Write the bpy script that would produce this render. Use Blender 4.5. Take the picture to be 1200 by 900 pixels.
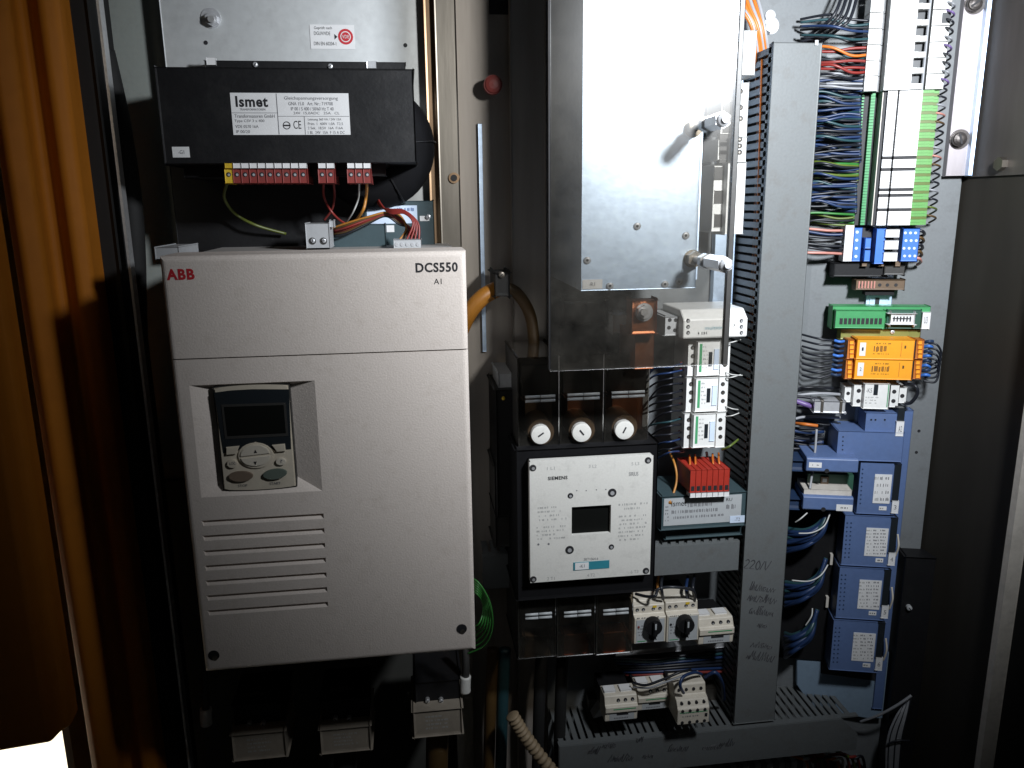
import bpy, bmesh, math, random
from mathutils import Vector, Matrix
random.seed(7)
for o in list(bpy.data.objects): bpy.data.objects.remove(o)
SC = bpy.context.scene
COL = SC.collection
# ------------------------------------------------------------------ camera
FPX = 920.0                                   # focal length in photo pixels (1200 wide)
CAM = Vector((0.0, -1.1, 1.5))
def _axes():
    dn = Vector((50.0, 4010.0, FPX)); hx = 7400.0
    X = Vector((hx, -(dn.x*hx + FPX*FPX)/dn.y, FPX)).normalized()
    Z = -dn.normalized(); Y = Z.cross(X)
    return X, Y, Z
AX, AY, AZ = _axes()
right = Vector((AX.x, AY.x, AZ.x)); down = Vector((AX.y, AY.y, AZ.y)); fwd = Vector((AX.z, AY.z, AZ.z))
cd = bpy.data.cameras.new('camera'); cam = bpy.data.objects.new('camera', cd); COL.objects.link(cam)
cd.sensor_width = 36.0; cd.lens = 36.0*FPX/1200.0; cd.clip_start = 0.02; cd.clip_end = 60
m = Matrix((right, -down, -fwd)).transposed().to_4x4(); m.translation = CAM
cam.matrix_world = m; SC.camera = cam
# ------------------------------------------------------------------ light
w = bpy.data.worlds.new('World'); SC.world = w; w.use_nodes = True
w.node_tree.nodes['Background'].inputs[0].default_value = (0.9, 0.95, 1.0, 1); w.node_tree.nodes['Background'].inputs[1].default_value = 0.007
def spot(name, loc, to, watts, size, blend, radius, col=(1, 1, 1)):
    l = bpy.data.lights.new(name, 'SPOT'); l.energy = watts; l.spot_size = math.radians(size); l.spot_blend = blend
    l.shadow_soft_size = radius; l.color = col
    o = bpy.data.objects.new(name, l); COL.objects.link(o); o.location = loc
    o.rotation_euler = (Vector(to)-Vector(loc)).to_track_quat('-Z', 'Y').to_euler(); return o
spot('inspection_lamp', (0.50, -0.80, 1.78), (0.40, 0.0, 1.575), 68, 106, 1.0, 0.045, (0.91, 0.95, 1.0))
spot('door_fill', (-0.95, -1.9, 2.0), (-0.74, -0.15, 1.58), 15, 26, 1.0, 0.12, (1.0, 0.80, 0.55))  # unseen warm fill, cone narrowed to brighten the orange door
spot('floor_fill', (-1.7, 1.3, 2.6), (-1.15, 1.0, 0.0), 900, 50, 0.5, 0.1, (1.0, 0.9, 0.72))  # unseen spot added to burn out the pale floor at lower left
SC.view_settings.view_transform = 'Standard'; SC.view_settings.look = 'None'
SC.view_settings.exposure = 0.0; SC.view_settings.gamma = 1.0
SC.render.resolution_x = 1024; SC.render.resolution_y = 768
SC.render.engine = 'CYCLES'
SC.cycles.max_bounces = 6; SC.cycles.transparent_max_bounces = 16
# ------------------------------------------------------------------ frames: where a pixel's ray meets a real plane
class Frame:
    def __init__(s, O, deg):
        a = math.radians(deg); s.O = Vector(O); s.a = a
        s.ux = Vector((math.cos(a), math.sin(a), 0)); s.vy = Vector((-math.sin(a), math.cos(a), 0))
    def at(s, px, py, d):                      # -> (u, z) at depth d in front of the panel
        r = Vector((px-600.0, py-450.0, FPX)); wd = Vector((r.dot(AX), r.dot(AY), r.dot(AZ)))
        t = (-d-(CAM-s.O).dot(s.vy))/wd.dot(s.vy); P = CAM+wd*t
        return (P-s.O).dot(s.ux), P.z
    def world(s, u, d, z): 
        p = s.O+s.ux*u-s.vy*d; return Vector((p.x, p.y, z))
F0 = Frame((0, 0, 0), 0)
_u = F0.at(952, 300, 0.0)[0]
FR = Frame((_u, 0, 0), -16)
# ------------------------------------------------------------------ materials
MATS = {}
def nodes(name):
    m = bpy.data.materials.new(name); m.use_nodes = True; nt = m.node_tree
    return m, nt, nt.nodes, nt.links, nt.nodes['Principled BSDF']
def mat(name, rgb, rough=0.5, metal=0.0, var=0.12, scale=60.0, bump=0.0, dirt=0.25, stretch=(1, 1, 1), spec=0.5, coat=0.0, dirtcol=(0.05, 0.04, 0.03)):
    m, nt, N, L, b = nodes(name)
    tc = N.new('ShaderNodeTexCoord'); mp = N.new('ShaderNodeMapping'); mp.inputs['Scale'].default_value = stretch
    L.new(tc.outputs['Object'], mp.inputs[0])
    n1 = N.new('ShaderNodeTexNoise'); n1.inputs['Scale'].default_value = scale; n1.inputs['Detail'].default_value = 5
    n2 = N.new('ShaderNodeTexNoise'); n2.inputs['Scale'].default_value = scale*0.16; n2.inputs['Detail'].default_value = 8; n2.inputs['Roughness'].default_value = 0.7
    L.new(mp.outputs[0], n1.inputs[0]); L.new(mp.outputs[0], n2.inputs[0])
    r1 = N.new('ShaderNodeMapRange'); r1.inputs[3].default_value = 1-var; r1.inputs[4].default_value = 1+var
    L.new(n1.outputs[0], r1.inputs[0])
    mx = N.new('ShaderNodeMix'); mx.data_type = 'RGBA'; mx.blend_type = 'MULTIPLY'; mx.inputs[0].default_value = 1
    mx.inputs[6].default_value = (*rgb, 1); L.new(r1.outputs[0], mx.inputs[7])
    r2 = N.new('ShaderNodeMapRange'); r2.inputs[1].default_value = 0.52; r2.inputs[2].default_value = 0.75; r2.inputs[3].default_value = 0; r2.inputs[4].default_value = dirt
    L.new(n2.outputs[0], r2.inputs[0])
    m2 = N.new('ShaderNodeMix'); m2.data_type = 'RGBA'; L.new(r2.outputs[0], m2.inputs[0]); L.new(mx.outputs[2], m2.inputs[6])
    m2.inputs[7].default_value = (*[c*0.6+rgb[i]*0.25 for i, c in enumerate(dirtcol)], 1)
    L.new(m2.outputs[2], b.inputs['Base Color'])
    r3 = N.new('ShaderNodeMapRange'); r3.inputs[3].default_value = max(0.03, rough-0.1); r3.inputs[4].default_value = min(1, rough+0.12)
    L.new(n2.outputs[0], r3.inputs[0]); L.new(r3.outputs[0], b.inputs['Roughness'])
    b.inputs['Metallic'].default_value = metal; b.inputs['Specular IOR Level'].default_value = spec
    if coat: b.inputs['Coat Weight'].default_value = coat
    if bump:
        bp = N.new('ShaderNodeBump'); bp.inputs['Strength'].default_value = bump; bp.inputs['Distance'].default_value = 0.001
        L.new(n1.outputs[0], bp.inputs['Height']); L.new(bp.outputs[0], b.inputs['Normal'])
    MATS[name] = m; return m
def clear(name, tint, rough=0.06, gl=1.0, ior=1.49):
    m, nt, N, L, b = nodes(name); N.remove(b); out = N['Material Output']
    tr = N.new('ShaderNodeBsdfTransparent'); tr.inputs[0].default_value = (*tint, 1)
    g = N.new('ShaderNodeBsdfGlossy'); g.inputs['Roughness'].default_value = rough; g.inputs[0].default_value = (gl, gl, gl, 1)
    fr = N.new('ShaderNodeFresnel'); fr.inputs[0].default_value = ior
    mx = N.new('ShaderNodeMixShader'); L.new(fr.outputs[0], mx.inputs[0]); L.new(tr.outputs[0], mx.inputs[1]); L.new(g.outputs[0], mx.inputs[2])
    # a film of dust
    df = N.new('ShaderNodeBsdfDiffuse'); df.inputs[0].default_value = (0.35, 0.33, 0.29, 1)
    tc = N.new('ShaderNodeTexCoord'); nz = N.new('ShaderNodeTexNoise'); nz.inputs['Scale'].default_value = 14; nz.inputs['Detail'].default_value = 9; nz.inputs['Roughness'].default_value = 0.7
    L.new(tc.outputs['Object'], nz.inputs[0]); mr = N.new('ShaderNodeMapRange'); mr.inputs[1].default_value = 0.35; mr.inputs[2].default_value = 0.8; mr.inputs[3].default_value = 0.004; mr.inputs[4].default_value = 0.07
    L.new(nz.outputs[0], mr.inputs[0]); m3 = N.new('ShaderNodeMixShader'); L.new(mr.outputs[0], m3.inputs[0]); L.new(mx.outputs[0], m3.inputs[1]); L.new(df.outputs[0], m3.inputs[2])
    L.new(m3.outputs[0], out.inputs[0]); MATS[name] = m; return m
mat('drive_plastic', (0.73, 0.655, 0.595), 0.55, 0, 0.13, 500, 0.3, 0.28, spec=0.35, dirtcol=(0.46, 0.38, 0.29))
mat('drive_side', (0.40, 0.38, 0.36), 0.6, 0, 0.06, 300, 0.1)
mat('beige_plastic', (0.58, 0.52, 0.42), 0.5, 0, 0.1, 150, 0.1, 0.3)
mat('white_plastic', (0.72, 0.72, 0.70), 0.45, 0, 0.08, 150, 0.1, 0.22)
mat('cream_plastic', (0.62, 0.57, 0.48), 0.5, 0, 0.1, 150, 0.1, 0.35)
mat('plate_white', (0.66, 0.65, 0.61), 0.5, 0, 0.09, 400, 0.15, 0.25)
mat('duct_grey', (0.132, 0.142, 0.144), 0.5, 0, 0.12, 300, 0.15, 0.4, dirtcol=(0.10, 0.07, 0.045))
mat('panel_grey', (0.165, 0.177, 0.184), 0.5, 0, 0.1, 250, 0.15, 0.35)
mat('panel_green', (0.30, 0.325, 0.30), 0.55, 0, 0.08, 200, 0.12, 0.3)
mat('black_paint', (0.010, 0.010, 0.011), 0.42, 0, 0.3, 200, 0.2, 0.2, dirtcol=(0.06, 0.055, 0.05))
mat('black_plastic', (0.008, 0.008, 0.009), 0.55, 0, 0.3, 200, 0.1, 0.12, spec=0.3, dirtcol=(0.04, 0.036, 0.03))
mat('dark_plastic', (0.035, 0.034, 0.032), 0.45, 0, 0.2, 200, 0.1, 0.3)
mat('rubber', (0.010, 0.010, 0.010), 0.75, 0, 0.2, 200, 0.1, 0.2)
mat('screen', (0.004, 0.0045, 0.004), 0.6, 0, 0.1, 50, 0, 0.0, spec=0.12)
mat('navy', (0.014, 0.018, 0.022), 0.35, 0, 0.1, 80)
mat('steel', (0.62, 0.62, 0.62), 0.35, 0.6, 0.2, 300, 0.1, 0.3)
mat('steel_dark', (0.30, 0.275, 0.24), 0.42, 1, 0.3, 60, 0.25, 0.5, stretch=(1, 1, 0.12), dirtcol=(0.10, 0.07, 0.04))
mat('steel_column', (0.32, 0.285, 0.25), 0.5, 0.2, 0.35, 50, 0.25, 0.6, stretch=(1, 1, 0.10), dirtcol=(0.10, 0.07, 0.045))
mat('galvanised', (0.66, 0.80, 0.98), 0.46, 1, 0.18, 110, 0.12, 0.3, dirtcol=(0.30, 0.34, 0.40))
mat('galv_plate', (0.66, 0.68, 0.68), 0.5, 0.5, 0.14, 80, 0.12, 0.4, dirtcol=(0.26, 0.25, 0.23))
mat('brass_edge', (0.40, 0.27, 0.17), 0.4, 1, 0.25, 100, 0.2, 0.4, stretch=(1, 1, 0.15))
mat('bolt_dark', (0.10, 0.09, 0.085), 0.35, 0.7, 0.2, 200)
mat('bracket_steel', (0.34, 0.315, 0.33), 0.42, 0.9, 0.2, 60, 0.15, 0.4, stretch=(1, 1, 0.15))
mat('rivet', (0.42, 0.44, 0.47), 0.4, 0.3)
mat('clamp_plastic', (0.30, 0.26, 0.21), 0.55, 0, 0.15, 150, 0.1, 0.4)
mat('ink_pen', (0.05, 0.05, 0.055), 0.6)
mat('black_tape', (0.006, 0.006, 0.007), 0.85, 0, 0.2, 120, 0.2, 0.15, spec=0.12, dirtcol=(0.03, 0.028, 0.025))
mat('wall_steel', (0.13, 0.115, 0.105), 0.5, 0.6, 0.3, 60, 0.2, 0.5, stretch=(1, 1, 0.15), dirtcol=(0.06, 0.045, 0.03))
mat('zinc', (0.72, 0.73, 0.75), 0.32, 0.55, 0.15, 200)
mat('copper', (0.50, 0.20, 0.10), 0.4, 1, 0.25, 120, 0.1, 0.5)
mat('red_plastic', (0.22, 0.035, 0.03), 0.5, 0, 0.15, 150, 0.1, 0.3)
mat('red_bright', (0.36, 0.03, 0.018), 0.45, 0, 0.15, 150, 0.1, 0.2)
mat('yellow_plastic', (0.62, 0.42, 0.03), 0.5, 0, 0.1, 150)
mat('orange_plastic', (0.86, 0.35, 0.02), 0.45, 0, 0.07, 150, 0.1, 0.12)
mat('orange_dark', (0.45, 0.14, 0.02), 0.5, 0, 0.1, 150)
mat('blue_plastic', (0.10, 0.158, 0.32), 0.45, 0, 0.12, 150, 0.1, 0.3, dirtcol=(0.14, 0.16, 0.22))
mat('blue_bright', (0.05, 0.17, 0.55), 0.42, 0, 0.12, 150)
mat('blue_dark', (0.015, 0.035, 0.085), 0.5, 0, 0.1, 150)
mat('blue_tray', (0.21, 0.29, 0.38), 0.5, 0, 0.1, 150, 0.1, 0.3)
mat('teal_paint', (0.045, 0.075, 0.085), 0.5, 0, 0.12, 150, 0.1, 0.3)
mat('green_plastic', (0.05, 0.28, 0.10), 0.5, 0, 0.12, 150, 0.1, 0.25)
mat('green_terminal', (0.10, 0.30, 0.07), 0.45, 0, 0.3, 300, 0.1, 0.1)
mat('green_stripe', (0.06, 0.30, 0.13), 0.5)
mat('turquoise', (0.03, 0.22, 0.28), 0.5)
mat('olive_clear', (0.22, 0.23, 0.07), 0.25, 0, 0.2, 60)
mat('pcb', (0.03, 0.09, 0.06), 0.4)
mat('label_white', (0.74, 0.74, 0.74), 0.4, 0, 0.06, 90, 0, 0.18)
mat('label_grey', (0.42, 0.44, 0.45), 0.45, 0, 0.06, 90, 0, 0.2)
mat('label_blue', (0.60, 0.70, 0.85), 0.4, 0, 0.06, 90)
mat('ink', (0.015, 0.015, 0.018), 0.6)
mat('ink_grey', (0.16, 0.16, 0.17), 0.6)
mat('ink_pale', (0.36, 0.36, 0.35), 0.6)
mat('ink_red', (0.50, 0.02, 0.03), 0.55)
mat('orange_door', (0.40, 0.135, 0.012), 0.6, 0, 0.10, 40, 0.06, 0.3, spec=0.15, dirtcol=(0.10, 0.04, 0.01))
mat('floor_concrete', (0.6, 0.58, 0.52), 0.7, 0, 0.15, 8, 0.1, 0.2)
mat('wall_dark', (0.05, 0.05, 0.045), 0.6, 0, 0.2, 40, 0.1, 0.4)
mat('olive_steel', (0.038, 0.034, 0.028), 0.6, 0.1, 0.25, 30, 0.15, 0.5, stretch=(1, 1, 0.2), spec=0.25)
mat('lip_paint', (0.60, 0.56, 0.50), 0.6, 0, 0.15, 150, 0.15, 0.4)
mat('brown_plastic', (0.13, 0.085, 0.05), 0.55, 0, 0.2, 150)
mat('grey_terminal', (0.42, 0.43, 0.44), 0.5, 0, 0.1, 150, 0.1, 0.25)
mat('corrugated_beige', (0.32, 0.24, 0.15), 0.6, 0, 0.2, 120, 0.1, 0.4)
mat('cable_amber', (0.42, 0.17, 0.02), 0.45, 0, 0.15, 60)
mat('cable_brown', (0.09, 0.05, 0.015), 0.5)
for n, c in dict(wire_blue=(0.015, 0.035, 0.10), wire_dark=(0.012, 0.014, 0.02), wire_teal=(0.02, 0.06, 0.07), wire_red=(0.22, 0.025, 0.02), wire_orange=(0.55, 0.15, 0.02), wire_amber=(0.45, 0.19, 0.03),
                 wire_green=(0.03, 0.17, 0.03), wire_lime=(0.09, 0.13, 0.02), wire_earth=(0.10, 0.12, 0.02), wire_grey=(0.30, 0.31, 0.33), wire_white=(0.6, 0.6, 0.58), wire_violet=(0.16, 0.10, 0.28), wire_pink=(0.5, 0.22, 0.18)).items():
    mat(n, c, 0.4, 0, 0.15, 100, 0, 0.25)
clear('smoked', (0.74, 0.725, 0.70), 0.22)
clear('smoked_brown', (0.62, 0.58, 0.52), 0.12, 0.8)
clear('cover_clear', (0.80, 0.80, 0.78), 0.08)
# ------------------------------------------------------------------ mesh builder, in panel coordinates (u right, d towards viewer, z up)
class MB:
    def __init__(s): s.bm = bmesh.new()
    def _merge(s, b):
        me = bpy.data.meshes.new('t'); b.to_mesh(me); b.free(); s.bm.from_mesh(me); bpy.data.meshes.remove(me)
    def box(s, u0, u1, d0, d1, z0, z1, bev=0.0, seg=2):
        b = bmesh.new(); bmesh.ops.create_cube(b, size=1.0)
        for v in b.verts: v.co = Vector(((u0+u1)/2+v.co.x*(u1-u0), -((d0+d1)/2+v.co.y*(d1-d0)), (z0+z1)/2+v.co.z*(z1-z0)))
        if bev > 0: bmesh.ops.bevel(b, geom=b.edges[:], offset=min(bev, abs(u1-u0)*.45, abs(d1-d0)*.45, abs(z1-z0)*.45), segments=seg, affect='EDGES', profile=0.6)
        s._merge(b); return s
    def prism_d(s, poly, d0, d1, bev=0):           # outline in (u, z), thickness along d
        b = bmesh.new(); A = [b.verts.new((u, -d0, z)) for u, z in poly]; B = [b.verts.new((u, -d1, z)) for u, z in poly]
        b.faces.new(A); b.faces.new(B[::-1]); n = len(poly)
        for i in range(n): b.faces.new((A[i], A[(i+1) % n], B[(i+1) % n], B[i]))
        if bev: bmesh.ops.bevel(b, geom=[e for e in b.edges if abs(e.verts[0].co.y+d1) < 1e-6 and abs(e.verts[1].co.y+d1) < 1e-6], offset=bev, segments=2, affect='EDGES')
        s._merge(b); return s
    def prism_u(s, poly, u0, u1, bev=0):           # outline in (d, z), thickness along u
        b = bmesh.new(); A = [b.verts.new((u0, -d, z)) for d, z in poly]; B = [b.verts.new((u1, -d, z)) for d, z in poly]
        b.faces.new(A); b.faces.new(B[::-1]); n = len(poly)
        for i in range(n): b.faces.new((A[i], A[(i+1) % n], B[(i+1) % n], B[i]))
        if bev: bmesh.ops.bevel(b, geom=b.edges[:], offset=bev, segments=1, affect='EDGES')
        s._merge(b); return s
    def prism_z(s, poly, z0, z1):                  # outline in (u, d)
        b = bmesh.new(); A = [b.verts.new((u, -d, z0)) for u, d in poly]; B = [b.verts.new((u, -d, z1)) for u, d in poly]
        b.faces.new(A); b.faces.new(B[::-1]); n = len(poly)
        for i in range(n): b.faces.new((A[i], A[(i+1) % n], B[(i+1) % n], B[i]))
        s._merge(b); return s
    def cyl(s, u, z, d0, d1, r, n=20, r2=None, ax='d'):
        b = bmesh.new(); r2 = r if r2 is None else r2
        A = []; B = []
        for i in range(n):
            a = 2*math.pi*i/n+(math.pi/6 if n == 6 else 0); c, q = math.cos(a), math.sin(a)
            A.append(b.verts.new((u+r*c, -d0, z+r*q))); B.append(b.verts.new((u+r2*c, -d1, z+r2*q)))
        b.faces.new(A); b.faces.new(B[::-1])
        for i in range(n): b.faces.new((A[i], A[(i+1) % n], B[(i+1) % n], B[i]))
        s._merge(b); return s
    def dome(s, u, z, d0, r, h, n=16):
        prev = r; pd = d0
        for k in range(1, 4):
            a = k/3*math.pi/2; rr = max(r*math.cos(a), r*0.05); dd = d0+h*math.sin(a); s.cyl(u, z, pd, dd, prev, n, rr); prev = rr; pd = dd
        return s
    def torus(s, u, z, d, R, r, n=40, k=12, sq=1.0):
        b = bmesh.new(); V = []
        for i in range(n):
            a = 2*math.pi*i/n; row = []
            for j in range(k):
                p = 2*math.pi*j/k; rr = R+r*math.cos(p); row.append(b.verts.new((u+rr*math.cos(a), -(d+r*sq*math.sin(p)), z+rr*math.sin(a))))
            V.append(row)
        for i in range(n):
            for j in range(k): b.faces.new((V[i][j], V[(i+1) % n][j], V[(i+1) % n][(j+1) % k], V[i][(j+1) % k]))
        s._merge(b); return s
    def tube(s, pts, r, n=8, sub=8, smooth=True):   # pts (u, d, z)
        P = [Vector((p[0], -p[1], p[2])) for p in pts]; Q = []
        if smooth and len(P) > 2:
            for i in range(len(P)-1):
                p0 = P[max(i-1, 0)]; p1 = P[i]; p2 = P[i+1]; p3 = P[min(i+2, len(P)-1)]
                for k in range(sub):
                    t = k/sub; Q.append(0.5*((2*p1)+(p2-p0)*t+(2*p0-5*p1+4*p2-p3)*t*t+(3*p1-p0-3*p2+p3)*t**3))
            Q.append(P[-1])
        else: Q = P
        b = bmesh.new(); rows = []; up = Vector((0.31, 0.2, 0.93))
        for i, q in enumerate(Q):
            T = (Q[min(i+1, len(Q)-1)]-Q[max(i-1, 0)]); T = T.normalized() if T.length > 1e-9 else Vector((1, 0, 0))
            a = T.cross(up); a = a.normalized() if a.length > 1e-4 else T.orthogonal().normalized(); up = a.cross(T).normalized()
            rr = r[i*len(r)//len(Q)] if isinstance(r, (list, tuple)) else r
            rows.append([b.verts.new(q+a*rr*math.cos(2*math.pi*k/n)+up*rr*math.sin(2*math.pi*k/n)) for k in range(n)])
        for i in range(len(rows)-1):
            for k in range(n): b.faces.new((rows[i][k], rows[i][(k+1) % n], rows[i+1][(k+1) % n], rows[i+1][k]))
        b.faces.new(rows[0][::-1]); b.faces.new(rows[-1]); s._merge(b); return s
    def plate(s, u0, u1, z0, z1, d, holes):         # front face with pockets: (u0,u1,z0,z1, depth_top, depth_bottom, inset_l, inset_r, inset_b, inset_t)
        us = sorted({u0, u1, *[h[0] for h in holes], *[h[1] for h in holes]}); zs = sorted({z0, z1, *[h[2] for h in holes], *[h[3] for h in holes]})
        b = bmesh.new(); G = {}
        def v(a, c, dd=d): 
            k = (round(a, 6), round(c, 6), round(dd, 6))
            if k not in G: G[k] = b.verts.new((a, -dd, c))
            return G[k]
        for i in range(len(us)-1):
            for j in range(len(zs)-1):
                cu = (us[i]+us[i+1])/2; cz = (zs[j]+zs[j+1])/2
                if any(h[0] < cu < h[1] and h[2] < cz < h[3] for h in holes): continue
                b.faces.new((v(us[i], zs[j]), v(us[i+1], zs[j]), v(us[i+1], zs[j+1]), v(us[i], zs[j+1])))
        for h in holes:
            a0, a1, c0, c1, dt, db = h[:6]; il, ir, ib, it = h[6:] if len(h) > 6 else (0, 0, 0, 0)
            o = [b.verts.new((a0, -d, c0)), b.verts.new((a1, -d, c0)), b.verts.new((a1, -d, c1)), b.verts.new((a0, -d, c1))]
            i_ = [b.verts.new((a0+il, -(d-db), c0+ib)), b.verts.new((a1-ir, -(d-db), c0+ib)), b.verts.new((a1-ir, -(d-dt), c1-it)), b.verts.new((a0+il, -(d-dt), c1-it))]
            for k in range(4): b.faces.new((o[k], o[(k+1) % 4], i_[(k+1) % 4], i_[k]))
            b.faces.new(i_)
        me = bpy.data.meshes.new('t'); b.to_mesh(me); b.free(); s.bm.from_mesh(me); bpy.data.meshes.remove(me); return s
    def mesh(s, name, off=(0, 0, 0), smooth=False, recalc=True):
        if recalc: bmesh.ops.recalc_face_normals(s.bm, faces=s.bm.faces[:])
        bmesh.ops.translate(s.bm, verts=s.bm.verts[:], vec=(-off[0], off[1], -off[2]))
        me = bpy.data.meshes.new(name); s.bm.to_mesh(me); s.bm.free()
        if smooth:
            for p in me.polygons: p.use_smooth = True
        return me
def props(o, label, cat, group=None, kind=None):
    if label: o['label'] = label
    if cat: o['category'] = cat
    if group: o['group'] = group
    if kind: o['kind'] = kind
    return o
class Thing:
    def __init__(s, name, label, cat, F, px, py, d=0.0, group=None, kind=None):
        u, z = F.at(px, py, d); s.F = F; s.base = (u, d, z)
        s.o = bpy.data.objects.new(name, None); s.o.empty_display_size = 0.02; COL.objects.link(s.o)
        s.o.location = F.world(u, d, z); s.o.rotation_euler = (0, 0, F.a); props(s.o, label, cat, group, kind)
    def part(s, name, mb, material, parent=None, smooth=False, recalc=True):
        me = mb.mesh(name, s.base, smooth, recalc); me.materials.append(MATS[material])
        o = bpy.data.objects.new(name, me); COL.objects.link(o); o.parent = parent or s.o; return o
    def r(s, x0, y0, x1, y1, d):
        xm = (x0+x1)/2; ym = (y0+y1)/2
        return s.F.at(x0, ym, d)[0], s.F.at(x1, ym, d)[0], s.F.at(xm, y1, d)[1], s.F.at(xm, y0, d)[1]
    def rect(s, name, material, x0, y0, x1, y1, d0, d1, bev=0.0, parent=None):
        u0, u1, z0, z1 = s.r(x0, y0, x1, y1, d1)
        return s.part(name, MB().box(u0, u1, d0, d1, z0, z1, bev), material, parent)
    def disc(s, name, material, px, py, r_mm, d0, d1, n=20, parent=None, dome=0, r2=None):
        u, z = s.F.at(px, py, d1); mb = MB().cyl(u, z, d0, d1, r_mm*.001, n, None if r2 is None else r2*.001)
        if dome: mb.dome(u, z, d1, r_mm*.001*0.95, dome*.001, n)
        return s.part(name, mb, material, parent)
    def text(s, name, string, x0, y0, x1, y1, d, material, parent=None, shear=0.0, bold=0.0):
        u0, u1, z0, z1 = s.r(x0, y0, x1, y1, d); return s.text_u(name, string, u0, u1, z0, z1, d, material, parent, shear, bold)
    def text_u(s, name, string, u0, u1, z0, z1, d, material, parent=None, shear=0.0, bold=0.0):
        c = bpy.data.curves.new('t', 'FONT'); c.body = string; c.resolution_u = 3; c.shear = shear
        c.extrude = 0.0; c.offset = bold; c.space_character = 1+bold*3; o = bpy.data.objects.new('t', c); COL.objects.link(o)
        me = bpy.data.meshes.new_from_object(o); bpy.data.objects.remove(o); bpy.data.curves.remove(c); me.name = name
        xs = [v.co.x for v in me.vertices]; ys = [v.co.y for v in me.vertices]
        if not xs: return None
        a, b_, p, q = min(xs), max(xs), min(ys), max(ys)
        for v in me.vertices:
            v.co = Vector((u0+(v.co.x-a)/(b_-a)*(u1-u0)-s.base[0], -(d+0.00025-s.base[1]), z0+(v.co.y-p)/max(q-p, 1e-6)*(z1-z0)-s.base[2]))
        me.materials.clear(); me.materials.append(MATS[material])
        t = bpy.data.objects.new(name, me); COL.objects.link(t); t.parent = parent or s.o; return t
    def lines(s, name, x0, y0, x1, y1, d, rows, material, parent=None, fill=0.45, dens=0.8):   # print too small to read: rows of word-length strokes
        u0, u1, z0, z1 = s.r(x0, y0, x1, y1, d); mb = MB(); h = (z1-z0)/rows
        for k in range(rows):
            x = u0; zc = z1-h*(k+.5); end = u0+(u1-u0)*random.uniform(0.7, 1.0)
            while x < end:
                wl = random.uniform(0.0012, 0.0055); e = min(x+wl, u1)
                n = max(1, int((e-x)/0.0011))
                for q in range(n):
                    if random.random() < dens:
                        xx = x+(e-x)*q/n; mb.box(xx, xx+(e-x)/n*0.68, d, d+0.0002, zc-h*fill*random.uniform(.35, .5), zc+h*fill*random.uniform(.3, .55))
                x = e+0.0012
        return s.part(name, mb, material, parent)
    def screw(s, px, py, r_mm, d0, d1, material='zinc', name='screw', parent=None, slot=True, hexa=False):
        u, z = s.F.at(px, py, d1); mb = MB(); r = r_mm*.001
        mb.cyl(u, z, d0, d1, r, 6 if hexa else 16)
        if not hexa: mb.dome(u, z, d1, r*.97, r*.35)
        o = s.part(name, mb, material, parent)
        if slot:
            a = random.uniform(0, 3.14); top = d1+(r*.36 if not hexa else 0.0)
            c, q = math.cos(a)*r*.7, math.sin(a)*r*.7; t = r*.13
            s.part('slot', MB().prism_d([(u-c-q*.2, z-q+c*.2), (u-c+q*.2, z-q-c*.2), (u+c+q*.2, z+q-c*.2), (u+c-q*.2, z+q+c*.2)], top-0.0002, top+0.0003), 'ink', o)
        return o
def solo(name, label, cat, F, px, py, d, mb, material, group=None, kind=None, smooth=False):
    u, z = F.at(px, py, d) if px is not None else (0, 0)
    base = (u, d, z) if px is not None else (0, 0, 0)
    me = mb.mesh(name, base, smooth); me.materials.append(MATS[material]); o = bpy.data.objects.new(name, me); COL.objects.link(o)
    o.location = F.world(*base) if px is not None else F.O; o.rotation_euler = (0, 0, F.a); return props(o, label, cat, group, kind)
def struct(name, F, mb, material):
    return solo(name, None, None, F, None, None, 0, mb, material, kind='structure')
def wire(name, label, F, pts, r_mm, material, group=None, cat='wire', n=7, sub=8):
    P = []
    for x, y, d in pts:
        u, z = F.at(x, y, d); P.append((u, d, z))
    return solo(name, label, cat, F, pts[0][0], pts[0][1], pts[0][2], MB().tube(P, r_mm*.001, n, sub), material, group, smooth=True)
def stray(mesh, name, parent, loc, rot=(0, 0, 0)):   # a piece that shares its mesh with its look-alikes
    o = bpy.data.objects.new(name, mesh); COL.objects.link(o); o.parent = parent; o.location = loc; o.rotation_euler = rot; return o
Z = lambda x, y, d=0.0, F=F0: F.at(x, y, d)[1]
U = lambda x, y, d=0.0, F=F0: F.at(x, y, d)[0]
#PARTS
# ================================================================== the setting
ZT, ZB = 2.05, 0.35
struct('back_wall', F0, MB().box(-0.53, 1.2, -0.045, -0.03, ZB, ZT), 'panel_green')
struct('shade_panel', F0, MB().box(-0.50, U(538, 700), -0.028, -0.015, ZB, Z(350, 560)), 'wall_dark')  # dark sheet added so the back wall stays black in the drive's shade
struct('mounting_panel', F0, MB().box(U(540, 450), _u+0.01, -0.012, 0.0, ZB, ZT), 'panel_grey')
ur = FR.at(1112, 345, 0)[0]
struct('side_panel', FR, MB().box(-0.004, ur, -0.006, 0.0, ZB, ZT), 'panel_grey')
A = FR.world(ur, 0.0, 0); ax, ad = A.x, -A.y
struct('cabinet_wall_right', F0, MB().box(ax+0.004, ax+0.016, -0.12, ad+0.185, ZB, ZT), 'olive_steel')
t = struct('cabinet_frame_right', F0, MB().prism_z([(ax+0.0165, ad+0.150), (ax+0.042, ad+0.150), (ax+0.042, ad+0.19), (ax+0.0165, ad+0.19)], ZB, ZT), 'rubber')
struct('cabinet_wall_left', F0, MB().box(-0.53, -0.52, -0.03, 0.02, ZB, ZT), 'panel_green')
struct('cabinet_floor', F0, MB().box(-0.52, 1.2, -0.13, 0.30, ZB-0.02, ZB), 'wall_dark')
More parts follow.
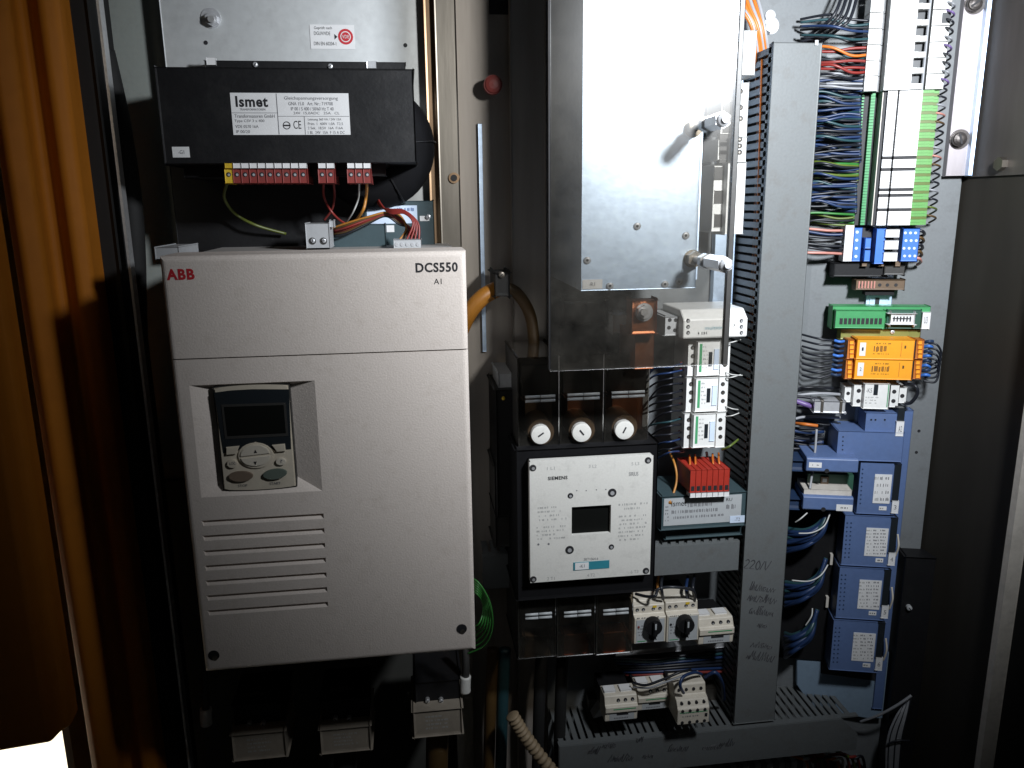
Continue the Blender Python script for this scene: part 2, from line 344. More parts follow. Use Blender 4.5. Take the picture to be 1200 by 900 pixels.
fl = struct('workshop_floor', F0, MB().box(-6, 6, -6, 6, -0.02, 0.0), 'floor_concrete')
# pale lip of the right-hand frame
lip = Thing('frame_lip', 'pale painted steel lip running down the far right cabinet edge', 'frame strip', F0, 1170, 880, ad+0.19)
lu0 = U(1176, 690, ad+0.195); lip.part('lip', MB().box(lu0, lu0+0.021, ad+0.188, ad+0.196, ZB, ZT, 0.001), 'lip_paint')
lip.part('flange', MB().box(lu0+0.0215, lu0+0.2, ad+0.186, ad+0.194, ZB, ZT), 'rubber')
# left door, folded steel
door = Thing('cabinet_door', 'open orange brown painted steel door with folded upright edges at left', 'door', F0, 130, 880, 0.1)
def dp(x, d): return (U(x, 450, d), d)
prof = [dp(133, .10), dp(126, .125), dp(106, .135), dp(97, .118), dp(82, .122), dp(74, .15), dp(48, .165), dp(38, .15)]
back = [(u+0.0, d-0.03) for u, d in prof[::-1]]
mbd = MB().prism_z(prof+[(prof[-1][0]-0.004, prof[-1][1]-.06), (prof[0][0], prof[0][1]-0.06)], ZB-0.2, ZT)
o = door.part('edge_profile', mbd, 'orange_door')
mod = o.modifiers.new('bevel', 'BEVEL'); mod.width = 0.014; mod.segments = 6; mod.limit_method = 'ANGLE'; mod.angle_limit = 0.3
zc = Z(30, 856, .2)
p2 = [dp(34, .17), dp(22, .20), dp(8, .21), dp(-8, .23), dp(-190, .25), dp(-190, .20), dp(20, .16)]
o = door.part('door_leaf', MB().prism_z(p2, zc, ZT), 'orange_door')
mod = o.modifiers.new('bevel', 'BEVEL'); mod.width = 0.014; mod.segments = 6; mod.limit_method = 'ANGLE'; mod.angle_limit = 0.3
for ob in door.o.children:
    for p in ob.data.polygons: p.use_smooth = True
sl = Thing('door_seal', 'black rubber seal strip with thin bright steel edge beside the orange door', 'seal', F0, 175, 880, 0.08)
sl.part('seal', MB().box(U(132, 450, .09), U(163, 450, .07), 0.02, 0.085, ZB, ZT, 0.004), 'rubber')
sl.part('steel_edge', MB().box(U(166.5, 450, .09), U(169.5, 450, .09), 0.075, 0.09, ZB, ZT), 'steel')
wire('hose', 'thick black hose bulging out behind the steel edge at left', F0, [(120, 60, .03), (138, 140, .03), (152, 230, .03), (157, 300, .03), (160, 400, .02), (170, 560, .0)], 14, 'rubber', cat='hose', n=14)
# ================================================================== left: galvanised plate
gp = Thing('mounting_plate', 'galvanised steel plate behind the long black power supply', 'plate', F0, 350, 290, 0.0)
gp.part('sheet', MB().box(U(197, 100, .0), U(500, 100, .0), -0.004, 0.0, Z(350, 560, 0), ZT, 0.001), 'galv_plate')
gp.part('edge_bar', MB().box(U(499, 100, .012), U(511.5, 100, .012), -0.028, 0.012, Z(510, 760, 0), ZT, 0.003), 'brass_edge')
for x, y in ((241, 50), (475, 53)): gp.disc('hole', 'ink', x, y, 2.6, -.001, .0004)
gp.screw(497, 243, 5.5, 0, .006, 'brass_edge', 'bolt', hexa=True, slot=False)
gp.disc('washer', 'zinc', 247, 21, 12, 0, .0015)
b_ = gp.screw(247, 22, 8, .001, .009, 'zinc', 'bolt', hexa=True, slot=False); gp.disc('stud', 'steel', 247, 22, 4, .009, .014, parent=b_)
st = Thing('inspection_sticker', 'small white test sticker with red round emblem on the galvanised plate', 'sticker', F0, 389, 57, .0006)
pl = st.rect('paper', 'label_white', 363.5, 29, 415.5, 57.5, .0003, .0008)
st.disc('emblem', 'ink_red', 405, 43, 9.5, .0008, .0011); st.disc('emblem_ring', 'label_white', 405, 43, 6.6, .0010, .0013); st.disc('emblem_core', 'ink_red', 405, 43, 5.5, .0012, .0015)
st.text('print', 'VDE', 401, 41, 409, 45, .0016, 'label_white')
for s, y, x1 in (('Geprüft nach', 31, 389), ('DGUV/VDE', 37, 387), ('DIN EN 60204-1', 49, 394)): st.text('print', s, 368, y, x1, y+4.2, .0008, 'ink')
st.part('arrow', MB().prism_d([(U(392, 43), Z(392, 46.5)), (U(395.5, 43), Z(395, 43.3)), (U(392, 43), Z(392, 40))], .0008, .0011), 'ink')
up = Thing('upright_profile', 'worn steel upright with a round hole right of the galvanised plate', 'upright', F0, 530, 290, .02)
up.part('face', MB().box(U(513, 150, .02), U(537.5, 150, .02), -.027, .02, ZB, ZT, .002), 'steel_dark')
h_ = up.disc('grommet', 'brass_edge', 532, 208.5, 7, .019, .0225, 20); up.disc('hole', 'ink', 532, 208.5, 4.3, .02, .0232, 16, parent=h_)
cl = Thing('steel_column', 'dark stained steel column between the white drive and the shiny box', 'column', F0, 600, 640, .005)
cl.part('web', MB().box(U(540, 300), U(600, 300), .001, .006, ZB, ZT), 'steel_column')
cl.part('flange', MB().box(U(600.5, 300, .02), U(640, 300, .02), .001, .02, ZB, ZT, .003), 'steel_column')
cl.rect('bright_strip', 'galvanised', 563, 145, 567.5, 412, .006, .011, .0005)
cl.rect('slot', 'ink', 573, -20, 602, 17, .0062, .0066)
cl.disc('red_plug', 'red_plastic', 578, 99, 12, .02, .032, 24, dome=4)
# ================================================================== black power supply
ps = Thing('power_supply', 'long black metal power supply with white maker label above the drive', 'power supply', F0, 340, 215, .0)
du = U(335, 130, .10); 
bd = ps.rect('housing', 'black_paint', 187.5, 80, 486, 191, .02, .15, .0018)
u0, u1, z0, z1 = ps.r(240, 72, 475, 80, .03)
fl_ = ps.part('back_flange', MB().box(u0, u1, .001, .03, z0-.02, z1, .001), 'black_paint')
ps.rect('tab', 'label_white', 242, 67.5, 253, 76, .028, .0315, .0005, fl_)
ps.rect('tab', 'zinc', 430, 72, 441, 80, .028, .0315, .0005, fl_)
for x, y in ((299, 75.5), (387, 77.5)): ps.screw(x, y, 3, .028, .032, parent=fl_)
# toroid behind
uc, zc_ = F0.at(437, 172, .05)
to = ps.part('toroid', MB().torus(uc, zc_, .045, .046, .032, 48, 14, 1.1), 'black_tape', smooth=True)
ps.disc('clamp_disc', 'dark_plastic', 437, 172, 30, .03, .085)
for a in (-62, 4):
    c, q = math.cos(math.radians(a)), math.sin(math.radians(a)); pts = []
    for k in range(9):
        p = -math.pi/2+k*math.pi/8; rr = .046+.0335*math.cos(p); pts.append((uc+rr*c, .045+.0365*math.sin(p), zc_+rr*q))
    ps.part('cable_tie', MB().tube(pts, .0011, 5, 3), 'black_plastic', to)
ps.screw(463, 200, 4, .05, .06, 'zinc', 'bolt', hexa=True, slot=False)
lb = ps.rect('label', 'label_white', 271.5, 109, 409.5, 158, .15, .1506)
D_ = .1506
ps.text('maker_name', 'Ismet', 276, 112.5, 314, 125.5, D_, 'ink', lb, bold=.03)
ps.text('print', 'TRANSFORMATOREN', 281, 127, 311, 129.5, D_, 'ink_grey', lb)
for s, x0, y0, x1, y1 in (('Transformatoren GmbH', 275, 134, 322, 138), ('Type CSV 3 x 400', 275, 140, 310, 144), ('VDE 0570 16A', 276, 146.5, 303, 150), ('IP 00/20', 277, 152.5, 293, 156),
    ('Gleichspannungsversorgung', 333, 113, 396, 118), ('GNA 15.0   Art. Nr.: 719708', 338, 119.5, 390, 123.5), ('IP 00 / S 400 / 50/60 Hz T 40', 341, 125.5, 391, 129.5), ('24V  15,0ADC   25A   CL', 344, 131, 398, 134.5),
    ('Leistung 360 VA / 24V 15A', 361, 138.5, 400, 142), ('Prim. 1  400V 1,0A  T2,5', 361, 143.5, 402, 147), ('2 Sek.  18,5V  16A  F16A', 361, 148.5, 402, 152), ('1 Bl.  24V  15A  F 15 A DC', 361, 153.5, 404, 157)):
    ps.text('print', s, x0, y0, x1, y1, D_, 'ink_grey', lb)
for x0, y0, x1, y1 in ((325, 109.5, 325.8, 157.5), (272, 132, 325, 132.5), (326, 136, 409, 136.5), (357, 136.5, 357.6, 157.5)): ps.rect('rule', 'ink_grey', x0, y0, x1, y1, D_, D_+.0003, 0, lb)
ps.text('mark', 'CE', 344, 141.5, 353, 151, D_, 'ink', lb)
u, z = F0.at(336, 147, D_)
ps.part('mark', MB().torus(u, z, D_+.0002, .0038, .0005, 20, 5, .4).box(u-.004, u+.004, D_, D_+.0003, z-.0008, z+.0008), 'ink', lb)
l2 = ps.rect('small_label', 'label_white', 202, 172, 222, 184.5, .15, .1506); ps.text('print', '-G1', 209, 176, 216, 180.5, .1506, 'ink_grey', l2)
for x in (228, 268, 434): ps.screw(x, 197, 3, .09, .10)
ps.rect('base', 'black_paint', 215, 190, 452, 207, .004, .115, .001)
ps.rect('black_backing', 'black_paint', 204, 193, 446, 292, .003, .02, .001)  # black plate added to keep the area below the housing black
def red_block(x0, n, pitch, first_yellow=False):
    for k in range(n):
        a = x0+k*pitch; ye = first_yellow and k == 0
        bl = ps.rect('terminal', 'yellow_plastic' if ye else 'red_plastic', a+.25, 191 if not ye else 188, a+pitch-.25, 214.5, .09, .148, .0008)
        ps.rect('marker', 'yellow_plastic' if ye else 'label_white', a+.7, 191.2, a+pitch-.7, 197, .146, .1515, .0004, bl)
        u, z = F0.at(a+pitch/2, 204.5, .1485); ps.part('screw_hole', MB().cyl(u, z, .146, .1484, .0026, 12), 'ink', bl)
        ps.part('screw', MB().cyl(u+.0004, z-.0003, .146, .1488, .0015, 8), 'zinc', bl)
red_block(263, 10, 9.7, True); red_block(372.5, 2, 9.9); red_block(406.5, 3, 9.5)
# wires from it
wire('wire', 'yellow green earth wire hanging from the yellow terminal of the black supply', F0, [(266, 214, .12), (263, 232, .10), (275, 250, .05), (300, 264, .045), (335, 274, .03)], 1.9, 'wire_earth')
wire('wire', 'red wire curving down from the two pole red terminal block', F0, [(379, 214, .12), (380, 232, .08), (390, 250, .08), (405, 262, .06), (430, 268, .05)], 1.5, 'wire_red')
wire('wire', 'dark red wire dropping straight from the two pole red terminal block', F0, [(391, 214, .12), (392, 230, .075), (389, 245, .06), (380, 258, .05)], 1.5, 'red_plastic')
wire('wire', 'thin white wire from the three pole red terminal block', F0, [(421, 214, .12), (420, 232, .08), (414, 248, .07), (405, 262, .05)], 1.1, 'wire_white')
wire('wire', 'amber wire from the three pole red terminal block', F0, [(430, 214, .12), (429, 230, .08), (425, 247, .08), (412, 262, .06), (388, 270, .05)], 1.9, 'wire_amber')
for k in range(6):
    a = k*2.2
    wire('wire', 'amber and brown wire in the loom running to the grey two pole terminal', F0, [(388, 268+a*.8, .07), (405, 262+a*1.1, .08+.004*(k % 3)), (432, 254+a*.7, .085), (452, 249+a*.4, .085), (468, 252+a, .085), (476+k*1.5, 268, .09), (466+k*5, 284, .1)], 1.4, ('wire_amber', 'cable_brown', 'wire_red', 'wire_red', 'cable_brown', 'wire_dark')[k], 'wires in the loom above the drive')
for k in range(4):
    wire('wire', 'red wire arching over into the small grey connector on the drive', F0, [(440, 226+k*2, .06), (447, 240+k, .08), (458, 250-k*1.5, .095), (474, 250-k, .1), (484+k*2, 262, .105), (475+k*5.2, 284, .11)], 1.3, 'wire_red', 'red wires arching to the small connector')
# grey terminal and small connector
gt = Thing('terminal_block', 'grey two pole terminal block standing on top of the drive', 'terminal block', F0, 372, 291, .12)
bd = gt.rect('body', 'grey_terminal', 358.5, 262, 386, 290.5, .08, .13, .001)
for x in (366, 379): gt.disc('clamp_ring', 'dark_plastic', x, 282.5, 4.2, .12, .1305, 16); gt.screw(x+.6, 282, 2.6, .125, .1312, 'zinc')
gt.rect('lug', 'grey_terminal', 386.2, 258.5, 391, 266, .10, .12, .001)
sc = Thing('plug_connector', 'small grey four pole plug connector at the right top of the drive', 'connector', F0, 478, 292, .12)
sc.rect('body', 'grey_terminal', 461.5, 281, 494, 293, .09, .13, .0008)
for k in range(5): sc.disc('screw', 'zinc', 465+k*6.2, 286.5, 2.2, .125, .1308, 12)
# teal unit with label behind
tu = Thing('filter_unit', 'dark teal metal unit with pale blue label under the black power supply', 'filter', F0, 470, 290, .0)
tu.rect('housing', 'teal_paint', 425, 235.5, 509, 296, .013, .045, .0015)
lb = tu.rect('label', 'label_blue', 430, 241, 489, 262, .045, .0455); tu.lines('print', 462, 243, 488, 248, .0455, 1, 'blue_plastic', lb, .9)
tu.rect('cover', 'teal_paint', 388, 263, 452, 295, .045, .07, .0015)
tu.rect('sticker', 'label_white', 453, 264, 462, 272, .045, .0456); tu.screw(502, 254, 3, .045, .049); tu.rect('sticker', 'label_white', 492, 253, 503, 259, .045, .0456)
# ================================================================== converter drive
dr = Thing('converter_drive', 'large off white converter drive cabinet with keypad and seven vent slots', 'drive', F0, 390, 780, .0)
d1 = .27
u0, u1 = U(185.5, 300, d1), U(548, 296, d1); z0, z1 = Z(400, 775.5, d1), Z(366, 297, d1)
du_ = [U(240, 787, d1), U(556, 762, d1)]; u0 = (u0+du_[0])/2; u1 = (u1+du_[1])/2
dr.part('chassis', MB().box(u0+.006, u1-.006, .005, .225, z0+.004, z1-.004), 'drive_side')
zg = Z(375, 415.5, d1)
B = .006
def drivecover(name, za, zb, holes, top, bot):
    mb = MB(); r = B
    mb.plate(u0+r, u1-r, za+(r if bot else 0), zb-(r if top else 0), d1, holes)
    # rounded returns
    import math as _m
    b = mb.bm; n = 5
    def ring(k):
        a = k/n*math.pi/2; off = r*(1-math.sin(a)); dep = d1-r+r*math.cos(a); return r-r*math.sin(a), dep
    path = [ring(k) for k in range(n+1)]+[(0.0, .20)]
    prev = None
    for off, dep in path:
        zz0 = za+(off if bot else 0); zz1 = zb-(off if top else 0)
        q = [b.verts.new((u0+off, -dep, zz0)), b.verts.new((u1-off, -dep, zz0)), b.verts.new((u1-off, -dep, zz1)), b.verts.new((u0+off, -dep, zz1))]
        if prev:
            for k in range(4):
                b.faces.new((prev[k], prev[(k+1) % 4], q[(k+1) % 4], q[k]))
        prev = q
    o = dr.part(name, mb, 'drive_plastic')
    return o
H = []
for k in range(7):   # vents
    yl = 612.5+k*17.4; x0_, x1_ = 236+k*1.15, 379+k*.85
    a0, a1 = U(x0_, yl, d1), U(x1_, yl-12, d1); zt = Z((x0_+x1_)/2, yl-6.5, d1)
    H.append((a0, a1, zt-.0062, zt, .0055, .0, .002, .0006, .0, .0008))
pk = (U(217, 520, d1), U(371, 512, d1), Z(310, 580.5, d1), Z(292, 448.5, d1))
pk = (U(221, 455, d1)*.5+U(237, 583, d1)*.5, U(364, 445, d1)*.5+U(382, 572, d1)*.5, Z(310, 579, d1), Z(292, 449, d1))
H.append((*pk, .012, .012, .026, .030, .016, .006))
lc = drivecover('lower_cover', z0, zg-.0007, H, False, True)
uc_ = drivecover('upper_cover', zg+.0007, z1, [], True, False)
dr.part('seam', MB().box(u0+.002, u1-.002, .1, d1-.0035, zg-.0012, zg+.0012), 'ink')
dr.text('maker_name', 'ABB', 195, 315, 228, 328, d1, 'ink_red', uc_, bold=.045); dr.text('type_name', 'DCS550', 487, 307.5, 536.5, 319, d1, 'ink', uc_, bold=.03); dr.text('tag_text', 'A1', 508.5, 326.5, 517.5, 333, d1, 'ink', uc_)
for x, y in ((541, 737), (250.5, 768)):
    u, z = F0.at(x, y, d1); q = dr.part('screw_recess', MB().cyl(u, z, d1-.004, d1+.0003, .0062, 24), 'ink', lc); dr.part('screw', MB().cyl(u+.001, z-.0035, d1-.003, d1+.0006, .0030, 12), 'steel_dark', q)
for x, y in ((196, 295),): dr.rect('top_lug', 'grey_terminal', x-14, y-5, x+14, y+8, .12, .20, .001)
# keypad
kd0, kd = d1-.013, d1-.001
def kp(x, y): return F0.at(x, y, kd)
def arcpoly(pts, n=8): return pts
ku0 = (kp(248, 458)[0]+kp(262, 574)[0])/2; ku1 = (kp(341.5, 452)[0]+kp(345.5, 568)[0])/2; kz0 = kp(303, 573)[1]; kz1 = kp(296, 452)[1]
def outline(inset, bulge):
    P = []; a, b2, c, e = ku0+inset, ku1-inset, kz0+inset, kz1-inset; n = 12; cr = .004
    for k in range(n+1):
        t_ = k/n; P.append((a+(b2-a)*t_, c+bulge*(-4*t_*(1-t_))*-0-bulge*4*t_*(1-t_)+0))
    for k in range(n+1):
        t_ = 1-k/n; P.append((a+(b2-a)*t_, e+bulge*4*t_*(1-t_)))
    return P
kpad = dr.part('keypad', MB().prism_d(outline(0, .0022), kd0, kd-.0015), 'dark_plastic')
kf = dr.part('keypad_face', MB().prism_d(outline(.0012, .0020), kd0, kd, .0012), 'beige_plastic', kpad)
ks = kd+.0002
sc_ = dr.part('display_frame', MB().prism_d([kp(250.8, 460), kp(270, 457.5), kp(296, 456), kp(338.5, 456.2), kp(341.2, 526), kp(322, 527.5), kp(300, 517), kp(282, 527), kp(262, 531)], kd-.0005, ks+.0004), 'navy', kpad)
dr.part('display_bezel', MB().prism_d([kp(259.5, 474), kp(335, 471.5), kp(338, 510.5), kp(264, 514.5)], ks, ks+.0009), 'dark_plastic', kpad)
dr.part('display', MB().prism_d([kp(263, 476.5), kp(332.5, 474.2), kp(335.2, 507), kp(267, 510.5)], ks+.0005, ks+.0013), 'screen', kpad)
def oval(px, py, ru, rz, dd0, dd1, mt, nm, tilt=0, half=0):
    u, z = kp(px, py); P = []
    rng = range(24) if not half else range(13)
    for k in rng:
        a = 2*math.pi*k/24+(0 if half >= 0 else math.pi); x, y = ru*math.cos(a), rz*math.sin(a); c, s_ = math.cos(tilt), math.sin(tilt); P.append((u+x*c-y*s_, z+x*s_+y*c))
    return dr.part(nm, MB().prism_d(P, dd0, dd1, .0006), mt, kpad)
oval(300, 533.5, .0185, .0145, ks, ks+.0016, 'beige_plastic', 'key_plinth')
k1 = oval(299.5, 532.5, .0155, .0115, ks, ks+.003, 'cream_plastic', 'up_key', .07, 1); k2 = oval(300, 534.5, .0155, .0105, ks, ks+.003, 'cream_plastic', 'down_key', .07, -1)
for py, s_ in ((528, 1), (541.5, -1)):
    u, z = kp(300, py); dr.part('arrow', MB().prism_d([(u-.0016, z-.0016*s_), (u+.0016, z-.0016*s_), (u, z+.002*s_)], ks+.003, ks+.0034), 'ink', kpad)
for poly in ([(265.5, 523.5), (281, 522), (277, 531.5), (265.5, 532.5)], [(319, 521), (334, 519.5), (335, 528), (325, 529)]): dr.part('soft_key', MB().prism_d([kp(*p) for p in poly], ks, ks+.0028, .0006), 'beige_plastic', kpad)
oval(272.5, 543, .0055, .0048, ks, ks+.0024, 'beige_plastic', 'local_key'); oval(329.5, 540.5, .0055, .0042, ks, ks+.0024, 'cream_plastic', 'help_key')
mat('key_red', (0.20, 0.15, 0.11), 0.5); mat('key_green', (0.12, 0.15, 0.125), 0.5)
oval(282.5, 557.5, .0128, .0057, ks, ks+.0028, 'key_red', 'stop_key', .0); oval(322.5, 554.8, .0128, .0057, ks, ks+.0028, 'key_green', 'start_key', .1)
dr.text('print', 'STOP', 279, 567.5, 290, 570.5, ks, 'ink_grey', kpad); dr.text('print', 'START', 316, 564.8, 329, 567.8, ks, 'ink_grey', kpad); dr.text('print', '?', 328.5, 538.6, 331, 542.4, ks+.0025, 'ink_grey', kpad); dr.text('print', 'LOC', 269, 541.5, 276, 544.5, ks+.0025, 'ink_grey', kpad)
# below the drive
def lug(px, py, wd, ht, lab):
    t = Thing('cable_clamp', lab, 'cable clamp', F0, px, py+ht, .10, 'cable clamps under the drive')
    c = t.rect('clamp', 'clamp_plastic', px-wd/2, py, px+wd/2, py+ht, .07, .15, .003)
    t.rect('dark_top', 'black_plastic', px-wd/2+2, py-34, px+wd/2-2, py-.5, .06, .13, .003)
    t.lines('print', px-14, py+6, px+14, py+ht-6, .15, 4, 'ink_pale', c)
    for dx in (-12, 4): t.screw(px+dx, py-9, 3.2, .13, .136, 'steel')
    u, z = F0.at(px, py+ht, .11); t.part('cable', MB().tube([(u, .11, z+.01), (u-.004, .11, z-.1), (u, .1, z-.3)], .016, 14), 'cable_brown' if px > 450 else 'rubber', smooth=True)
    t.part('busbar', MB().box(u-.015, u+.015, .105, .112, z+.04, z+.10), 'copper' if px > 450 else 'steel_dark')
lug(304, 858, 62, 30, 'pale cable clamp lowest and leftmost under the drive'); lug(405, 852, 58, 28, 'pale cable clamp in the middle under the drive'); lug(513, 831, 56, 30, 'pale cable clamp highest at right under the drive')
for x, y, lab in ((241, 838, 'white insulator cap dangling below the left corner of the drive'), (545, 800, 'white insulator cap below the right corner of the drive')):
    t = Thing('insulator_cap', lab, 'insulator', F0, x, y+12, .12)
    u, z = F0.at(x, y, .13); t.part('cap', MB().tube([(u, .13, z-.014), (u, .13, z-.004), (u+.001, .13, z+.010)], .0075, 14, 4), 'plate_white', smooth=True); t.part('stem', MB().tube([(u+.001, .13, z+.008), (u+.002, .13, z+.03), (u+.002, .12, z+.06)], .005, 10, 4), 'dark_plastic', smooth=True)
for k in range(6):
    wire('wire', 'green earth wire loop hanging beside the right edge of the drive', F0, [(546, 676+k*2, .2), (560, 682+k*3, .22), (574-k*1.5, 706+k, .22-.004*k), (577-k*3, 735-k, .21), (568-k*3, 756-k*4, .2), (548, 766-k*5, .19)], 1.05, 'wire_green', 'green earth wire loops')
wire('cable', 'thick amber cable bending out from behind the drive to a dark clamp', F0, [(536, 396, .06), (549, 368, .07), (566, 348, .07), (588, 336, .06)], 11, 'cable_amber', cat='cable', n=14)
wire('cable', 'dark brown cable arching down right of the dark clamp', F0, [(588, 336, .05), (606, 344, .05), (622, 372, .05), (627, 420, .04)], 8, 'cable_brown', cat='cable', n=14)
t = Thing('cable_clip', 'dark clip holding the amber cable on the steel column', 'clip', F0, 588, 345, .05); t.rect('strap', 'rubber', 580, 320, 597, 347, .03, .085, .004); t.screw(588, 322, 4, .08, .088, 'steel_dark')
# ================================================================== centre: shiny metal box behind smoked acrylic
sb = Thing('shielding_box', 'shiny galvanised sheet metal box behind the smoked acrylic sheet', 'metal box', F0, 755, 340, .0)
bd_ = .2
u0, u1 = U(682, 200, bd_), U(822, 150, bd_); z0 = Z(750, 339, bd_)
zbk = z0
fr_ = sb.part('front', MB().box(u0, u1, bd_-.0015, bd_, z0, ZT, .0006), 'galvanised')
sb.part('side', MB().box(u0, u0+.0015, .001, bd_-.0018, z0, ZT), 'galvanised')
sb.part('side', MB().box(u1-.0015, u1, .14, bd_-.0018, z0, ZT), 'galvanised')
sb.part('bottom', MB().box(u0+.002, u1-.002, .001, bd_-.002, z0, z0+.0015), 'galvanised')
sb.part('flange', MB().box(u1+.0003, u1+.024, .14, .1415, z0+.004, ZT), 'galvanised')
for x, y in ((747, 265), (804, 276), (688.5, 305), (715, 335), (779.5, 333), (796, 330)):
    sb.disc('rivet', 'rivet', x, y, 4.2, bd_, bd_+.0015, 16, dome=.8); sb.disc('rivet_core', 'ink', x, y, 1.5, bd_, bd_+.0026, 10)
q = sb.rect('sticker', 'label_white', 682.5, 327.5, 706, 338.5, bd_, bd_+.0005); sb.text('print', '-R1', 690, 331, 697, 335, bd_+.0005, 'ink_grey', q)
for (x, y, dn_, lab) in ((812, 150, .288, 'upper threaded standoff with hex nuts holding the acrylic sheet'), (811, 303, .30, 'lower threaded standoff with hex nuts holding the acrylic sheet')):
    t = Thing('threaded_standoff', lab, 'standoff', F0, x, y, bd_, 'standoffs of the acrylic sheet')
    u, z = F0.at(x, y, bd_)
    t.part('rod', MB().cyl(u, z, bd_, dn_+.008, .0035, 14), 'zinc')
    t.part('washer', MB().cyl(u, z, bd_+.0002, bd_+.0016, .0105, 20), 'steel_dark')
    t.part('nut', MB().cyl(u, z, bd_+.0016, bd_+.012, .0095, 6), 'steel_dark'); t.part('nut', MB().cyl(u, z, .236, .2465, .0085, 6), 'zinc')
    t.part('nut', MB().cyl(u, z, .2555, dn_-.012, .0085, 6), 'zinc')
    t.part('cap_nut', MB().cyl(u, z, dn_-.012, dn_, .0088, 6).dome(u, z, dn_, .0075, .007), 'zinc')
sh = Thing('acrylic_sheet', 'smoked clear acrylic cover sheet with dark right edge in front of the metal box', 'cover sheet', F0, 750, 432, .25)
su0, su1, sz0 = U(645, 250, .2545), U(858, 215, .2545), Z(750, 431, .2545)
sh.part('sheet', MB().box(su0, su1, .2505, .2545, sz0, ZT, .0006), 'smoked')
sh.part('edge_strip', MB().box(su1-.001, su1+.0045, .2495, .2555, sz0, ZT, .0006), 'dark_plastic')
sh.part('edge_strip', MB().box(su0-.002, su0+.0002, .2500, .2550, sz0+.002, ZT, .0004), 'black_plastic')
# white devices standing right of the sheet
def white_module(x0, y0, x1, y1, d, lab, holes, stripe=True, deep=.02):
    t = Thing('relay_module', lab, 'relay', F0, (x0+x1)/2, y1, d-.06, 'white modules beside the acrylic sheet')
    b = t.rect('body', 'white_plastic', x0, y0, x1, y1, d-deep*2, d, .0015)
    t.rect('shoulder', 'white_plastic', x0-16, y0+3, x0-.3, y1-3, d-.06, d-.012, .0015)
    if stripe: t.rect('stripe', 'green_stripe', x0+(x1-x0)*.25, y0+8, x0+(x1-x0)*.33, y0+30, d, d+.0003, 0, b)
    for hx, hy in holes:
        t.disc('terminal_hole', 'ink', hx, hy, 3.4, d-.002, d+.0003, 16); t.screw(hx, hy+.5, 2.2, d-.001, d+.0006, 'steel_dark')
    for k in range(3):
        yy = y0+(y1-y0)*(k+.5)/3; t.rect('dark_recess', 'dark_plastic', x0-14, yy-9, x0-4, yy+6, d-.02, d-.0115, .0008)
    return t
white_module(864, 36, 885, 88, .10, 'topmost white relay module right of the acrylic sheet', [])
white_module(861, 97, 876, 160, .10, 'white terminal module with two screw holes below the topmost white relay', [(868, 107), (868, 126), (868, 139)], False)
white_module(857, 161, 874, 190, .10, 'short white terminal module with three small holes', [(867, 163.5), (867, 171), (867, 178.5)], False)
white_module(851, 191, 872, 274, .10, 'tall white relay module lowest right of the acrylic sheet', [])
t = Thing('din_rail', 'steel mounting rail showing below the tall white relay module', 'rail', F0, 852, 358, .02)
t.rect('rail', 'galvanised', 842, 20, 866, 356, .001, .012, .001)
t = Thing('busbar_terminal', 'copper terminal lug with a hex bolt under the metal box', 'terminal', F0, 755, 392, .05)
t.rect('lug', 'copper', 740, 352, 769, 391, .17, .19, .003); t.rect('tail', 'copper', 744, 390, 766, 432, .10, .172, .001)
t.disc('washer', 'zinc', 755, 366, 11, .19, .193); b_ = t.screw(755.5, 366, 8.5, .193, .201, 'zinc', 'bolt', hexa=True, slot=False); t.disc('stud', 'steel', 755.5, 366, 4.4, .195, .207, parent=b_)
t = Thing('fuse_holder', 'small grey fuse holder dimly seen left of the copper lug', 'fuse holder', F0, 727, 400, .04)
t.rect('body', 'grey_terminal', 718, 369, 736, 390, .04, .1, .002); t.rect('base', 'black_plastic', 705, 345, 738, 420, .002, .05, .003)
t = Thing('cable_block', 'black cable entry block in the shadow under the metal box', 'block', F0, 690, 410, .0)
t.rect('body', 'black_plastic', 655, 345, 716, 416, .002, .06, .006); t.rect('lid', 'dark_plastic', 660, 352, 710, 380, .06, .075, .004)
# time relay lying across
tr = Thing('timer_relay', 'wide white timer relay half hidden behind the acrylic sheet edge', 'relay', F0, 835, 397, .02)
u0, u1, z0, z1 = tr.r(801, 367, 876, 397, .11)
b = tr.part('body', MB().prism_u([(.02, z0), (.105, z0), (.11, z0+.002), (.11, z1-.008), (.095, z1+.004), (.02, z1+.004)], u0, u1, .0012), 'white_plastic')
for y in (376, 383, 390):
    for x in (806.5, 869): tr.disc('terminal_hole', 'ink', x, y, 2.6, .108, .1104, 14); tr.disc('screw', 'steel', x+.4, y+.4, 1.6, .108, .1107, 10)
tr.text('print', 'multitime', 826, 382, 853, 386, .11, 'turquoise', b); tr.lines('print', 818, 388, 830, 393, .11, 1, 'ink', b, .7)
tr.text('print', 'X', 859, 379, 862, 383, .11, 'ink', b)
bs = Thing('terminal_socket', 'grey relay socket with dark screw holes seen through the acrylic sheet', 'socket', F0, 790, 397, .02)
bs.rect('body', 'grey_terminal', 779, 371, 799.5, 393, .02, .09, .002)
for x, y in ((785, 375), (792, 375), (784, 384), (791, 387), (797, 384)): bs.disc('terminal_hole', 'ink', x, y, 2.6, .088, .0905, 12)
